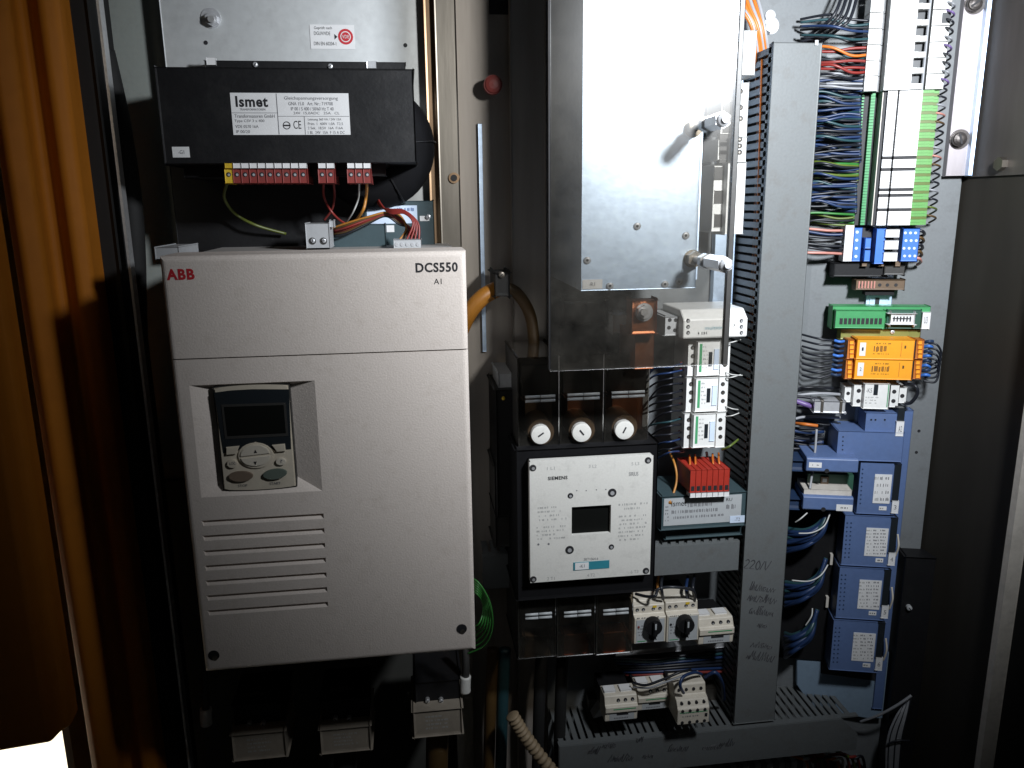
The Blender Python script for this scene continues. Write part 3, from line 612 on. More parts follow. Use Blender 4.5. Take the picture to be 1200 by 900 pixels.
# column of three installation contactors
def din_contactor(x0, y0, x1, y1, lab, skew):
    t = Thing('contactor', lab, 'contactor', F0, (x0+x1)/2, y1, .02, 'three small contactors stacked under the timer relay'); w_ = x1-x0; h_ = y1-y0
    X = lambda f: x0+w_*f
    t.rect('back', 'white_plastic', x0, y0+.4, x1, y1-.4, .02, .075, .001)
    l_ = t.rect('terminal_row', 'white_plastic', x0, y0+.6, X(.2), y1-.6, .075, .09, .001)
    m_ = t.rect('front', 'white_plastic', X(.225), y0+1, X(.76), y1-1.2, .075, .10, .0015)
    r_ = t.rect('terminal_row', 'white_plastic', X(.78), y0-.5, x1, y1-1, .075, .09, .001)
    for k in range(3):
        yy = y0+h_*(.2+.24*k)
        for f, p in ((.12, l_), (.89, r_)): t.disc('terminal_hole', 'ink', X(f), yy, 3.0, .088, .0903, 16, p); t.disc('screw', 'steel_dark', X(f)+.4, yy+.5, 1.9, .088, .0906, 12, p)
    t.rect('stripe', 'green_stripe', X(.28), y0+4, X(.34), y1-5, .10, .1003, 0, m_)
    t.rect('window', 'navy', X(.50), y0+h_*.32, X(.585), y0+h_*.72, .0995, .1006, 0, m_); t.rect('slider', 'label_blue', X(.63), y0+h_*.25, X(.74), y0+h_*.8, .0995, .1012, .0005, m_)
    t.lines('print', X(.36), y0+5, X(.48), y1-8, .10, 6, 'ink_pale', m_)
din_contactor(806, 399, 855, 441, 'topmost of the three small white contactors under the timer relay', 0)
din_contactor(804, 442, 852.5, 483, 'middle one of the three small white contactors', 0)
din_contactor(801.5, 484, 849.5, 525, 'lowest of the three small white contactors above the red terminal block', 0)
for k, (y, dx) in enumerate(((402, 12), (436, 14), (443, 12), (476, 9), (488, 10))):
    wire('wire', 'thin white wire poking out right of the stacked contactors', F0, [(850, y, .09), (858, y-1+k % 2*4, .10), (856+dx, y-4+8*(k % 2), .09)], .8, 'wire_white', 'thin white wires right of the contactors')
for k in range(14):
    y = 425+k*8
    wire('wire', 'dark wire entering the small contactors from the left', F0, [(803, y, .07), (786, y+3+random.uniform(-3, 3), .09), (768+random.uniform(-4, 4), y+8, .07), (752, y+20+random.uniform(-8, 14), .03)], 1.4, random.choice(['wire_dark', 'wire_blue', 'wire_teal', 'wire_dark']), 'dark wires left of the small contactors')
    t = wire('ferrule', 'small coloured wire ferrule at the left edge of the stacked contactors', F0, [(803.5-k*.18, y, .073), (797-k*.18, y+.5, .074)], 1.9, random.choice(['red_plastic', 'wire_white', 'wire_dark', 'red_plastic']), 'wire ferrules beside the stacked contactors', 'ferrule')
# ================================================================== big contactor
bc = Thing('power_contactor', 'big square contactor with white front plate and dark window', 'contactor', F0, 692, 690, .0)
bc.rect('body', 'black_tape', 606, 523, 768, 697, .01, .165, .003)
u0, u1, z0, z1 = bc.r(621, 537.5, 763.5, 678, .18)
zm = lambda x, y: F0.at(x, y, .18)
wx = (zm(670, 600)[0], zm(716, 600)[0], zm(693, 626)[1], zm(693, 593)[1])
mb = MB().plate(u0, u1, z0, z1, .18, [(*wx, .012, .012, 0, 0, 0, .002)])
mb.box(u0, u1, .160, .1685, z0, z1); mb.box(u0, u0+.001, .165, .1799, z0, z1); mb.box(u1-.001, u1, .165, .1799, z0, z1); mb.box(u0, u1, .165, .1799, z0, z0+.001); mb.box(u0, u1, .165, .1799, z1-.001, z1)
pl = bc.part('front_plate', mb, 'plate_white')
bc.part('window', MB().box(wx[0]+.0003, wx[1]-.0003, .1685, .1745, wx[2]+.0003, wx[3]-.0045), 'screen', pl)
for x, y in ((624.5, 548.5), (759.5, 539.5), (625, 679), (757, 669)): bc.disc('corner_hole', 'ink', x, y, 4.3, .178, .1804, 18); bc.disc('corner_screw', 'steel', x+.5, y+.7, 2.0, .178, .1808, 10)
for x, y, r in ((668.5, 581, 3.6), (717.5, 577.5, 5.6), (667.5, 644.5, 5.6), (716.5, 641, 3.6)):
    h_ = bc.disc('plate_hole', 'ink', x, y, r, .178, .1804, 20); bc.disc('screw', 'zinc', x+.2, y+.6, r*.48, .178, .181, 12, h_)
for x, y in ((631, 638), (643, 637.5), (676, 575), (687, 575), (699, 574), (710, 573.5)): bc.disc('pin_mark', 'ink_grey', x, y, 1.4 if y > 600 else .8, .179, .1803, 10)
bc.text('maker_name', 'SIEMENS', 642, 558, 665, 562.2, .18, 'ink', pl, bold=.03); bc.text('type_name', 'SIRIUS', 737, 553, 748, 557.5, .18, 'ink_grey', pl)
for s, x, y in (('1 L1', 641, 547), ('3 L2', 690, 544.5), ('5 L3', 740, 541.5), ('2 T1', 641, 676), ('4 T2', 688, 672), ('6 T3', 739, 668)): bc.text('print', s, x, y, x+9, y+3.6, .18, 'ink_pale', pl)
bc.lines('print', 629, 592, 664, 611, .18, 4, 'ink_pale', pl, .5, .6); bc.lines('print', 629, 615, 664, 633, .18, 4, 'ink_pale', pl, .5, .6)
bc.lines('print', 725, 588, 759, 598, .18, 2, 'ink_pale', pl, .5, .6); bc.lines('print', 725, 602, 759, 634, .18, 7, 'ink_pale', pl, .5, .6)
lb = bc.rect('name_strip', 'turquoise', 672, 658, 714, 667, .18, .1806, .0002); bc.rect('strip_paper', 'label_white', 674, 659.5, 690, 667.5, .1804, .181, 0, lb); bc.text('print', '-K1', 679, 661.5, 685, 665, .181, 'ink_grey', lb)
bc.text('print', '3RT1064-6', 684, 653.5, 701, 656.5, .18, 'ink_grey', pl)
def cover_row(ys, bars, discs, cols):
    for k, (xa, xb) in enumerate(cols):
        dy = -k*2.5
        c = bc.rect('terminal_cover', 'smoked_brown', xa, ys[0]+dy, xb, ys[1]+dy, .03, .15, .002)
        bc.rect('cover_wall', 'dark_plastic', xa-.6, ys[0]+dy+3, xa+1.0, ys[1]+dy, .03, .149, .0005)
        yb = bars+dy; a, z = F0.at(xa+9, yb, .153); b2, _ = F0.at(xb-4, yb, .153)
        for dz in (0, -.0055): bc.part('cover_rib', MB().tube([(a, .1505, z+dz), ((a+b2)/2-.0005, .1505, z+dz)], .0018, 8, 2, False).tube([((a+b2)/2+.0005, .1505, z+dz), (b2, .1505, z+dz)], .0018, 8, 2, False), 'label_grey', c, True)  # pale rib colour stands in for the highlight lines on the cover ridges
        bc.rect('terminal_bar', 'copper' if k else 'brown_plastic', xa+8, ys[0]+dy+50, xb-8, ys[1]+dy-2, .03, .10, .003)
        bc.rect('inner_block', 'black_plastic', xa+3, ys[0]+dy+8, xb-3, ys[0]+dy+48, .02, .08, .003)
        if discs:
            x, y = ((634, 509.5), (682, 507), (732, 504))[k]
            q = bc.disc('cap_disc', 'plate_white', x, y, 12.2, .150, .158, 32, dome=.6); u, z = F0.at(x, y, .159); an = (.6, -.9, 1.1)[k]; c_, s_ = math.cos(an)*.0042, math.sin(an)*.0042
            bc.part('slot', MB().prism_d([(u-c_+s_*.22, z-s_-c_*.22), (u+c_+s_*.22, z+s_-c_*.22), (u+c_-s_*.22, z+s_+c_*.22), (u-c_-s_*.22, z-s_+c_*.22)], .158, .1592), 'ink', q)
            bc.disc('cap_bush', 'brown_plastic', x, y-3, 17, .10, .148, 28)
cover_row((418, 529), 466, True, ((607, 655), (656.5, 707), (708.5, 760))); cover_row((694, 770), 722, False, ((607, 651), (652.5, 697), (698.5, 741)))
t = Thing('auxiliary_switch', 'black auxiliary switch block left of the power contactor', 'switch', F0, 593, 610, .0)
t.rect('body', 'black_plastic', 582, 456, 604, 605, .008, .10, .003); t.rect('grey_cap', 'grey_terminal', 584, 437, 600, 456, .02, .09, .002); t.disc('led', 'yellow_plastic', 590, 467, 2.4, .1, .102, 10, dome=1.5)
t.rect('lower_body', 'dark_plastic', 580, 545, 603, 640, .008, .08, .003)
# ================================================================== second transformer with red terminals
tf = Thing('control_transformer', 'dark green transformer with grey maker label and red terminal block', 'transformer', F0, 822, 628, .02)
tf.rect('base', 'teal_paint', 775, 579, 873, 618, .02, .10, .002); tf.rect('core', 'teal_paint', 780, 619, 868, 629, .02, .085, .002)
lb = tf.rect('label', 'label_grey', 778, 582, 868.5, 613.5, .1, .1006)
tf.text('maker_name', 'Ismet', 787, 586.5, 804.5, 593, .1006, 'ink', lb)
for a in ((806, 588, 838, 594), (787, 596, 846, 601), (787, 603, 850, 607), (851, 590, 866, 597)): tf.lines('print', *a, .1006, 1, 'ink_grey', lb, .8, .85)
tf.text('mark', 'RU', 851, 583.5, 858, 587, .1006, 'ink', lb)
u0, u1, z0, z1 = tf.r(779.5, 584, 784, 612, .1006); tf.lines('print', 779.5, 592, 784, 612, .1006, 5, 'ink_grey', lb)
q = tf.rect('tag', 'label_blue', 855.5, 604.5, 872.5, 612.5, .1007, .1014); tf.text('print', '-T2', 861, 606.5, 867, 610.5, .1014, 'ink_grey', q)
for k in range(7):
    a = 808.5+k*6.6
    b = tf.rect('terminal', 'red_bright', a+.15, 551-k*.25, a+6.45, 577-k*.25, .06, .115, .0008)
    tf.rect('clamp_slot', 'ink', a+1.4, 570-k*.25, a+5.2, 575.5-k*.25, .114, .1153, 0, b); tf.rect('marker', 'label_white', a+.4, 578-k*.25, a+6.3, 583-k*.25, .1, .115, .0004, b)
for x, y in ((807, 535), (813.5, 535), (834, 534), (841, 533)):
    wire('wire', 'orange wire dropping into the red terminal block', F0, [(x+1, y-2, .07), (x+1.5, y+8, .09), (x+(4 if x > 820 else 1.5), y+20, .095)], 1.5, 'wire_orange', 'orange wires above the red terminal block')
wire('wire', 'amber earth wire bowing left of the control transformer', F0, [(784, 528, .05), (791, 545, .07), (793, 563, .08), (788, 582, .09)], 1.7, 'wire_amber')
wire('wire', 'orange brown cable stub at the left foot of the control transformer', F0, [(770, 582, .06), (777, 588, .09), (787, 588, .1)], 3.5, 'cable_amber')
wire('wire', 'yellow green wire end pointing up right under the lowest small contactor', F0, [(846, 527, .09), (855, 523, .1), (865, 515, .09)], 1.6, 'wire_lime')
wire('wire', 'white wire end standing behind the red terminal block', F0, [(829, 546, .06), (829, 538, .06), (828, 530, .05)], 2, 'wire_white')
# ================================================================== wiring ducts
def duct_h(lab, x0, y0, x1, y1, ym, d, pitch, nm='wiring_duct', endchamfer=0, tall=0.0):
    t = Thing(nm, lab, 'cable duct', F0, (x0+x1)/2, y1, .0, 'grey slotted wiring ducts')
    u0 = U(x0, ym, d); u1 = U(x1, ym, d); xm = (x0+x1)/2; z0, z1 = Z(xm, y1, d), Z(xm, y0, d)
    if endchamfer: pol = [(u0, z0), (u1-.0, z0), (u1, z0+.028), (u1-.03, z1), (u0+.0, z1)]
    else: pol = [(u0, z0), (u1, z0), (u1, z1), (u0, z1)]
    t.part('cover', MB().prism_d(pol, d-.004, d, .001), 'duct_grey')
    t.part('floor', MB().box(u0, u1, .001, .003, z0, z1), 'duct_grey')
    me = MB().box(-pitch*.31, pitch*.31, .003, d-.0045, -.0012, tall, .0004).mesh('finger'); me.materials.append(MATS['duct_grey'])
    n = int((u1-u0)/pitch)
    for k in range(n):
        for zz in (z1-.001,): stray(me, 'finger', t.o, (u0+(k+.5)*pitch-t.base[0], 0, zz-t.base[2]))
    mb = MB()
    for k in range(n): mb.box(u0+(k+.2)*pitch, u0+(k+.8)*pitch, .003, d-.0045, z0+.0004, z0+.0016)
    t.part('lower_comb', mb, 'duct_grey'); t.part('rim', MB().box(u0, u1, d-.012, d-.0042, z1-.003, z1-.0003), 'duct_grey')
    return t
duct_h('grey horizontal slotted wiring duct right behind the power contactor', 765, 637.5, 866, 672, 655, .085, .0125, tall=.006)
duct_h('dim grey slotted wiring duct left of the power contactor', 566, 650, 606, 690, 670, .06, .0125)
bdct = duct_h('long grey slotted wiring duct along the bottom with faint handwriting', 655, 857.5, 1004, 897, 875, .095, .0115, endchamfer=1)
vd = Thing('wiring_duct', 'tall grey vertical wiring duct with handwriting on its lower half', 'cable duct', F0, 880, 845, .0, 'grey slotted wiring ducts')
dd = .09
u0 = (U(905.5, 50, dd)+U(861, 845, dd))/2; u1 = (U(962, 50, dd)+U(908, 845, dd))/2; z0, z1 = Z(884, 846, dd), Z(933, 50, dd)
vc = vd.part('cover', MB().box(u0, u1, dd-.004, dd, z0, z1, .0012), 'duct_grey'); vd.part('floor', MB().box(u0, u1, .001, .003, z0, z1+.004), 'duct_grey')
me = MB().box(0, .0012, .003, dd-.0045, -.0036, .0036, .0003).mesh('finger'); me.materials.append(MATS['duct_grey'])
n = int((z1-z0)/.0115)
for k in range(n): stray(me, 'finger', vd.o, (u0-vd.base[0], 0, z0+(k+.5)*.0115-vd.base[2]))
mb = MB()
for k in range(n): mb.box(u1-.0016, u1-.0004, .003, dd-.0045, z0+k*.0115+.002, z0+k*.0115+.0095)
vd.part('right_comb', mb, 'duct_grey')
vd.part('rim', MB().box(u0, u0+.003, dd-.012, dd-.0042, z0, z1), 'duct_grey')
vd.rect('corner_clip', 'zinc', 955.5, 47, 959, 53, dd, dd+.002)
# pen strokes
def pen(strokes, x, y, sx, sy, d, t, parent, slant=.25, rot=0.0, wd=.0008):
    mb = MB()
    for s in strokes:
        P = []
        for a, b in s:
            px = x+(a+b*slant)*sx; py = y-b*sy+a*sx*rot; u, z = F0.at(px, py, d); P.append((u, d+.0001, z))
        mb.tube(P, wd, 4, 3, len(s) < 8)
    t.part('handwriting', mb, 'ink_pen', parent)
two = [(0, .8), (.3, 1), (.55, .75), (.3, .35), (0, 0), (.6, .05)]
def sh_(s, dx): return [(a+dx, b) for a, b in s]
zero = [(.3, 1), (.02, .6), (.1, .1), (.4, 0), (.6, .5), (.3, 1)]
pen([two, sh_(two, .8), sh_(zero, 1.6), [(2.3, 0), (2.7, 1)], [(2.9, 1), (3.1, .0), (3.7, 1.1)]], 872, 665, 8, 10, dd, vd, vc, .3, .12)
def scrib(n, amp=.8):
    P = []; x = 0
    for k in range(n):
        h = random.choice([.5, .7, .6, 1.0, .45]); w_ = random.uniform(.2, .36)
        P += random.choice([[(x, .0), (x+w_*.3, h), (x+w_*.7, .05), (x+w_, h*.8)], [(x, h), (x+w_*.15, .05), (x+w_*.6, .0), (x+w_*.8, h)], [(x+w_*.6, h), (x+.02, h*.7), (x+.05, .05), (x+w_*.7, .1), (x+w_*.7, h*.6)], [(x, .1), (x+w_*.2, h), (x+w_*.45, h*.3), (x+w_*.7, h), (x+w_*.9, 0)]]); x += w_*1.12
    return P
for x, y, n_, s_ in ((878, 691, 7, 14), (875, 704, 7, 15), (877, 719, 7, 14), (887, 735, 3, 13), (879, 758, 5, 16), (874, 772, 7, 15)):
    pen([scrib(n_)], x, y, s_, 10, dd, vd, vc, .3, .12)
for x, y, n_, s_ in ((688, 884, 4, 13), (705, 877, 4, 13), (745, 870, 2, 12), (712, 893, 7, 14), (752, 889, 3, 15), (782, 881, 6, 13), (822, 879, 5, 15), (842, 875, 4, 13)):
    pen([scrib(n_)], x, y, s_, 9, .095, bdct, [c for c in bdct.o.children if c.name.startswith('cover')][0], .3, -.05)
# ================================================================== motor breakers and contactors below
def breaker(x0, y0, x1, y1, kx, ky, lab):
    t = Thing('motor_breaker', lab, 'circuit breaker', F0, (x0+x1)/2, y1, .02, 'motor breakers with black knobs')
    u0, u1, z0, z1 = t.r(x0, y0, x1, y1, .11); z1 = Z((x0+x1)/2, y0, .065); h = z1-z0; w_ = u1-u0
    t.part('body', MB().prism_u([(.065, z0), (.10, z0), (.10, z0+.003), (.11, z0+.005), (.11, z0+h*.70), (.101, z0+h*.73), (.101, z0+h*.93), (.090, z0+h*.96), (.090, z1), (.065, z1)], u0+.0006, u1-.0006, .0008), 'cream_plastic')
    t.part('base', MB().box(u0+.002, u1-.002, .02, .065, z0+.004, z1-.012), 'black_plastic')
    for f in (.14, .33, .64, .85):
        u = u0+w_*f; q = t.part('terminal_hole', MB().cyl(u, z0+h*.83, .096, .1014, .0026, 14), 'ink'); t.part('terminal_screw', MB().cyl(u, z0+h*.83-.0009, .096, .1018, .0014, 10), 'steel', q)
    t.part('face_plate', MB().box(u0+.003, u1-.003, .1095, .1106, z0+.007, z0+h*.66, .0004), 'label_grey')
    u, z = F0.at(kx, ky, .126); r = .0125
    k = t.part('knob', MB().cyl(u, z, .11, .122, r, 28, r*.94), 'black_plastic')
    t.part('knob_grip', MB().prism_d([(u-.003, z-.0105), (u+.003, z-.0105), (u+.0026, z+.0105), (u-.0026, z+.0105)], .122, .128, .0010), 'black_plastic', k)
    t.part('pointer', MB().prism_d([(u-.0011, z+.001), (u+.0011, z+.001), (u+.0013, z+.010), (u-.0013, z+.010)], .128, .1284), 'label_grey', k)
    t.part('lock_tab', MB().box(u-.004, u+.004, .11, .118, z-.020, z-.0125, .001), 'black_plastic')
    t.part('green_strip', MB().box(u0+.005, u-.008, .1104, .1109, z0+.0085, z0+.0097), 'green_stripe')
    t.part('test_button', MB().cyl(u0+.0062, z0+h*.5, .11, .1118, .0016, 10), 'red_plastic' if kx < 780 else 'ink')
    t.lines('print', x0+4, ky-6, x0+10, ky+8, .1106, 4, 'ink_grey'); t.lines('print', x0+3, ky-16, x1-4, ky-13, .1106, 1, 'ink_grey')
    t.part('warning_tag', MB().box(u0+w_*.62, u0+w_*.74, .1012, .1016, z0+h*.86, z0+h*.91), 'yellow_plastic')
    return t
breaker(743.5, 691, 781, 757, 768, 738, 'left motor breaker with black rotary knob under the power contactor'); breaker(781.5, 687, 820, 755, 806, 735.5, 'right motor breaker with black rotary knob under the power contactor')
def aux(x0, y0, x1, y1, d, lab):
    t = Thing('contactor', lab, 'contactor', F0, (x0+x1)/2, y1, .02, 'small contactors in the lower rows')
    u0, u1, z0, z1 = t.r(x0, y0, x1, y1, d); z1 = Z((x0+x1)/2, y0, d-.036); h = z1-z0; w_ = u1-u0; V = lambda f: z0+h*f; UU = lambda f: u0+w_*f
    t.part('body', MB().prism_u([(d-.036, z0), (d-.006, z0), (d-.004, V(.05)), (d-.004, V(.40)), (d, V(.43)), (d, V(.66)), (d-.005, V(.69)), (d-.009, V(.97)), (d-.012, z1), (d-.036, z1)], u0, u1, .0008), 'cream_plastic')
    t.part('base', MB().box(u0+.002, u1-.002, .02, d-.036, z0+.004, z1-.010), 'black_plastic')
    for f in (.42, .64, .86):
        q = t.part('terminal_hole', MB().cyl(UU(f), V(.82), d-.014, d-.0058, .0027, 14), 'ink'); t.part('terminal_screw', MB().cyl(UU(f), V(.82)-.0009, d-.014, d-.0054, .0014, 10), 'steel', q)
    t.part('green_strip', MB().box(UU(.24), UU(.93), d-.0003, d+.0004, V(.55), V(.585)), 'green_stripe')
    t.part('coil_slot', MB().box(UU(.36), UU(.72), d-.0045, d-.0034, V(.26), V(.335)), 'ink')
    q = t.part('window', MB().box(UU(.14), UU(.9), d-.0042, d-.0037, V(.07), V(.36), .0002), 'label_grey')
    mb = MB()
    for k in range(9): mb.box(UU(.28+.05*k), UU(.28+.05*k+.03), d-.0038, d-.0035, V(.12), V(.17))
    t.part('print', mb, 'ink_grey', q)
    for f in (.04, .54): t.part('marker', MB().box(UU(f), UU(f+.34), d-.030, d-.016, z1-.001, z1+.003, .0006), 'label_white')
    return t
aux(820.5, 712, 861, 756.5, .10, 'white contactor right beside the two motor breakers')
aux(710, 801, 748, 847, .105, 'leftmost white contactor in the bottom row'); aux(748.5, 791, 785, 834, .095, 'middle white contactor in the bottom row set further back')
t = Thing('control_relay', 'white control relay with rows of terminals rightmost in the bottom row', 'relay', F0, 808, 850, .02)
d = .13; u0, u1, z0, z1 = t.r(795, 791, 832, 848, d); z1 = Z(813, 786, d-.05); h = z1-z0; V = lambda f: z0+h*f
t.part('body', MB().prism_u([(d-.05, z0), (d, z0), (d, V(.46)), (d-.003, V(.50)), (d-.008, V(.66)), (d-.018, V(.70)), (d-.020, V(.97)), (d-.022, z1), (d-.05, z1)], u0, u1, .0008), 'cream_plastic'); t.part('base', MB().box(u0+.002, u1-.002, .02, d-.05, z0+.004, z1-.012), 'black_plastic')
for k in range(4):
    u = u0+(u1-u0)*(.15+.235*k)
    for f, dd_ in ((.07, .0004), (.42, .0004), (.59, -.0045), (.84, -.0182)): t.part('terminal_hole', MB().cyl(u, V(f), d+dd_-.008, d+dd_+.0006, .0023, 12), 'ink')
t.part('green_strip', MB().box(u0+.003, u1-.003, d-.0003, d+.0004, V(.355), V(.375)), 'green_stripe'); t.part('indicator', MB().box(u1-.007, u1-.003, d-.0003, d+.0006, V(.20), V(.30)), 'ink'); t.lines('print', 800, 833, 822, 841, d, 2, 'ink_grey')
# loose wiring in the lower rows
def jumper(lab, pts, r, m_, g=None): return wire('wire', lab, F0, pts, r, m_, g)
jumper('black wire looping from the left motor breaker to the right one', [(745, 696, .09), (758, 699, .11), (768, 698, .12), (772, 690, .11), (790, 688, .115), (812, 692, .11), (814, 704, .1)], 2.2, 'wire_dark')
jumper('dark blue wire standing behind the right motor breaker', [(806, 702, .09), (804, 690, .1), (806, 676, .06)], 2.4, 'wire_blue')
jumper('black wire standing at the right end of the right motor breaker', [(814, 702, .09), (812, 688, .1), (814, 674, .06)], 2.4, 'wire_dark')
jumper('black wire standing between the two motor breakers', [(777, 702, .1), (775, 688, .11), (776, 674, .06)], 2.4, 'wire_dark')
for k in range(6):
    jumper('coloured wire tail above the left motor breaker', [(746+k*5, 694, .06), (745+k*5, 684, .065), (747+k*5, 672, .05)], 2.0, ('wire_amber', 'wire_dark', 'wire_orange', 'red_plastic', 'wire_dark', 'wire_amber')[k], 'wire tails above the left motor breaker')
jumper('long black wire lying over the middle bottom contactor', [(742, 800, .09), (756, 803, .105), (775, 797, .11), (796, 788, .11), (806, 786, .1)], 2.0, 'wire_dark')
jumper('grey wire running along the black wire in the bottom row', [(742, 805, .09), (760, 806, .107), (778, 800, .11), (800, 792, .11)], 1.5, 'wire_grey')
jumper('blue wire looping over the left of the control relay', [(801, 812, .12), (797, 803, .13), (801, 793, .125), (814, 788, .11), (822, 790, .1)], 2.4, 'wire_blue')
jumper('dark blue wire looping right of the control relay', [(826, 794, .1), (838, 788, .11), (846, 800, .1), (848, 820, .06)], 3, 'wire_blue')
for k in range(7):
    y = 768+k*3.5
    jumper('dark cable sagging across between the two lower device rows', [(715+k*3, y+2, .03), (760, y+4-k*.4, .05), (810, y-1, .055), (856, y-8+k, .03)], 2.2, ('wire_dark', 'wire_teal', 'wire_blue', 'wire_dark', 'wire_dark', 'wire_blue', 'red_plastic')[k], 'cables between the lower device rows')
t = Thing('din_rail', 'steel mounting rail under the two motor breakers', 'rail', F0, 780, 765, .02)
t.rect('rail', 'zinc', 722, 757.5, 862, 763, .01, .04, .001); t.rect('rail_end', 'zinc', 724, 760, 731, 764, .08, .09, .0015)
t = Thing('din_rail', 'dim mounting rail behind the bottom row of contactors', 'rail', F0, 770, 840, .002); t.rect('rail', 'steel_dark', 690, 812, 860, 832, .002, .02, .001)
t = Thing('edge_bracket', 'pale angled bracket left of the bottom row contactors', 'bracket', F0, 700, 845, .04); pts = [F0.at(x, y, .06) for x, y in ((695, 842), (709, 838), (709, 822))]; t.part('bracket', MB().prism_d(pts, .04, .06), 'grey_terminal')
hs = Thing('corrugated_conduit', 'beige corrugated conduit running out at the bottom edge', 'conduit', F0, 625, 895, .1)
P = []; R = []
path = [(600, 838, .12), (612, 858, .12), (628, 880, .12), (648, 905, .12), (668, 930, .12)]
pts = [(*F0.at(x, y, d)[:1], d, F0.at(x, y, d)[1]) for x, y, d in path]
N_ = 44; rr = [.0085+.0022*(1 if (k//2) % 2 else -1) for k in range(4*N_+1)]
pp = []
for i in range(N_*2+1):
    f = i/(N_*2)*(len(pts)-1); k = min(int(f), len(pts)-2); g = f-k; pp.append(tuple(pts[k][q]*(1-g)+pts[k+1][q]*g for q in range(3)))
hs.part('conduit', MB().tube(pp, [.0085+.0018*math.sin(i*1.25) for i in range(len(pp))], 14, 1, False), 'corrugated_beige', smooth=True)
for x, m_ in ((592, 'wire_teal'), (578, 'cable_brown'), (635, 'rubber'), (660, 'rubber')):
    wire('cable', {'wire_teal': 'dim bluish cable dropping left of the conduit', 'cable_brown': 'brown cable dropping at the right of the drive', 'rubber': 'left of two thick black power cables below the power contactor' if x < 650 else 'right of two thick black power cables below the power contactor'}[m_], F0, [(x, 760, .06), (x-3, 820, .07), (x-6, 930, .06)], 9, m_, 'power cables at the bottom' if m_ == 'rubber' else None, cat='cable', n=12)
# orange cables at top of the duct
for k in range(7):
    wire('cable', ('orange cable entering the top of the tall wiring duct', 'grey cable beside the orange ones entering the tall wiring duct')[k in (1, 4, 6)], F0, [(850+k*5, -25, .03), (864+k*4.5, 5+k, .045), (880+k*2.8, 30+k*1.5, .05), (886+k*2.4, 70, .04), (888+k*2.4, 120, .03)], 2.6, 'wire_grey' if k in (1, 4, 6) else 'wire_orange', 'orange cables at the duct top' if k not in (1, 4, 6) else 'grey cables at the duct top', cat='cable')
t = Thing('panel_bolt', 'shiny hex bolt on the grey panel above the tall wiring duct', 'bolt', F0, 904, 33, .0); t.disc('washer', 'zinc', 904, 30, 11, 0, .002); b_ = t.screw(904, 31, 8, .002, .014, 'zinc', 'head', hexa=True, slot=False); t.disc('stud', 'zinc', 903, 18, 7, 0, .004)
# wires hidden inside the tall duct, seen between its fingers
for k in range(18):
    u_ = random.uniform(870, 895)
    wire('wire', 'dark wire running inside the tall wiring duct', F0, [(U_x, y, d_) for U_x, y, d_ in ((890+k*1.6, 70, random.uniform(.02, .06)), (885+k*1.5, 250, random.uniform(.02, .07)), (876+k*1.4, 450, random.uniform(.02, .07)), (868+k*1.3, 650, random.uniform(.02, .06)), (860+k*1.2, 820, .03))], 2, random.choice(['wire_dark', 'wire_dark', 'wire_blue', 'cable_brown', 'wire_orange']), 'wires inside the tall duct')
# ================================================================== right side panel
t = Thing('steel_bracket', 'galvanised steel bracket strip with round bolts at the top right', 'bracket', FR, 1120, 205, .0)
u0, u1, z0, z1 = t.r(1105, 120, 1133, 205, .012); u0 = U(1119, 100, .012, FR); u1 = U(1147, 100, .012, FR); z0 = Z(1120, 206, .012, FR)
t.part('strip', MB().box(u0, u1, .001, .012, z0, ZT, .001), 'bracket_steel'); t.part('bent_edge', MB().box(u1-.005, u1+.0005, .012, .022, z0, ZT, .0008), 'galvanised')
for x, y in ((1125, 163), (1143, 4)): t.disc('washer', 'bolt_dark', x, y, 13, .012, .0145, 24); b_ = t.screw(x, y, 9.5, .014, .022, 'bolt_dark', 'bolt', slot=True)
wp = Thing('wall_plate', 'brownish bare steel plate on the upper right cabinet wall', 'plate', F0, 1170, 205, ad)
wp.part('plate', MB().box(ax+.001, ax+.0036, ad+.004, ad+.183, Z(1150, 207, ad+.03), ZT), 'wall_steel')
t = Thing('wall_bolt', 'dull hex bolt on the dark right cabinet wall', 'bolt', F0, 1168, 192, ad+.08)
P0 = Vector((ax+.001, -(ad+.075), Z(1166, 192, ad+.075)))
o = t.part('head', MB().cyl(0, 0, 0, .008, .009, 6), 'steel_dark'); o.location = (P0-t.o.location)+Vector((0, 0, 0)); o.rotation_euler = (0, 0, math.radians(-90))
for v in o.data.vertices: v.co += Vector((t.base[0], -t.base[1], t.base[2]))
for x, y in ((1077, 505), (1074, 530)):
    solo('panel_hole_plug', 'small dark screw hole plug on the grey side panel beside the blue modules', 'plug', FR, x, y, .0, MB().cyl(*FR.at(x, y, .0005), -.001, .0008, .0022, 10), 'ink', 'screw hole plugs on the side panel')
ru = U(1046, 200, .0, FR); rl = U(1029, 352, .004, FR)
t = Thing('din_rail', 'upright steel mounting rail behind the terminal strips on the side panel', 'rail', FR, 1030, 470, .0)
t.part('rail', MB().box(rl-.0175, rl+.0175, .001, .007, Z(1030, 640, 0, FR), ZT, .0005).box(rl-.0125, rl+.0125, .007, .0085, Z(1030, 640, 0, FR), ZT), 'galvanised')
u, z = FR.at(1028, 353, .0088); t.part('slot', MB().prism_d([(u-.003, z-.005), (u+.003, z-.005), (u+.003, z+.005), (u-.003, z+.005)], .0085, .0089), 'ink')
# --- column geometry of the strips (u constant along the rail): measured at y = 185
def RU(x, y, d): return U(x, y, d, FR)
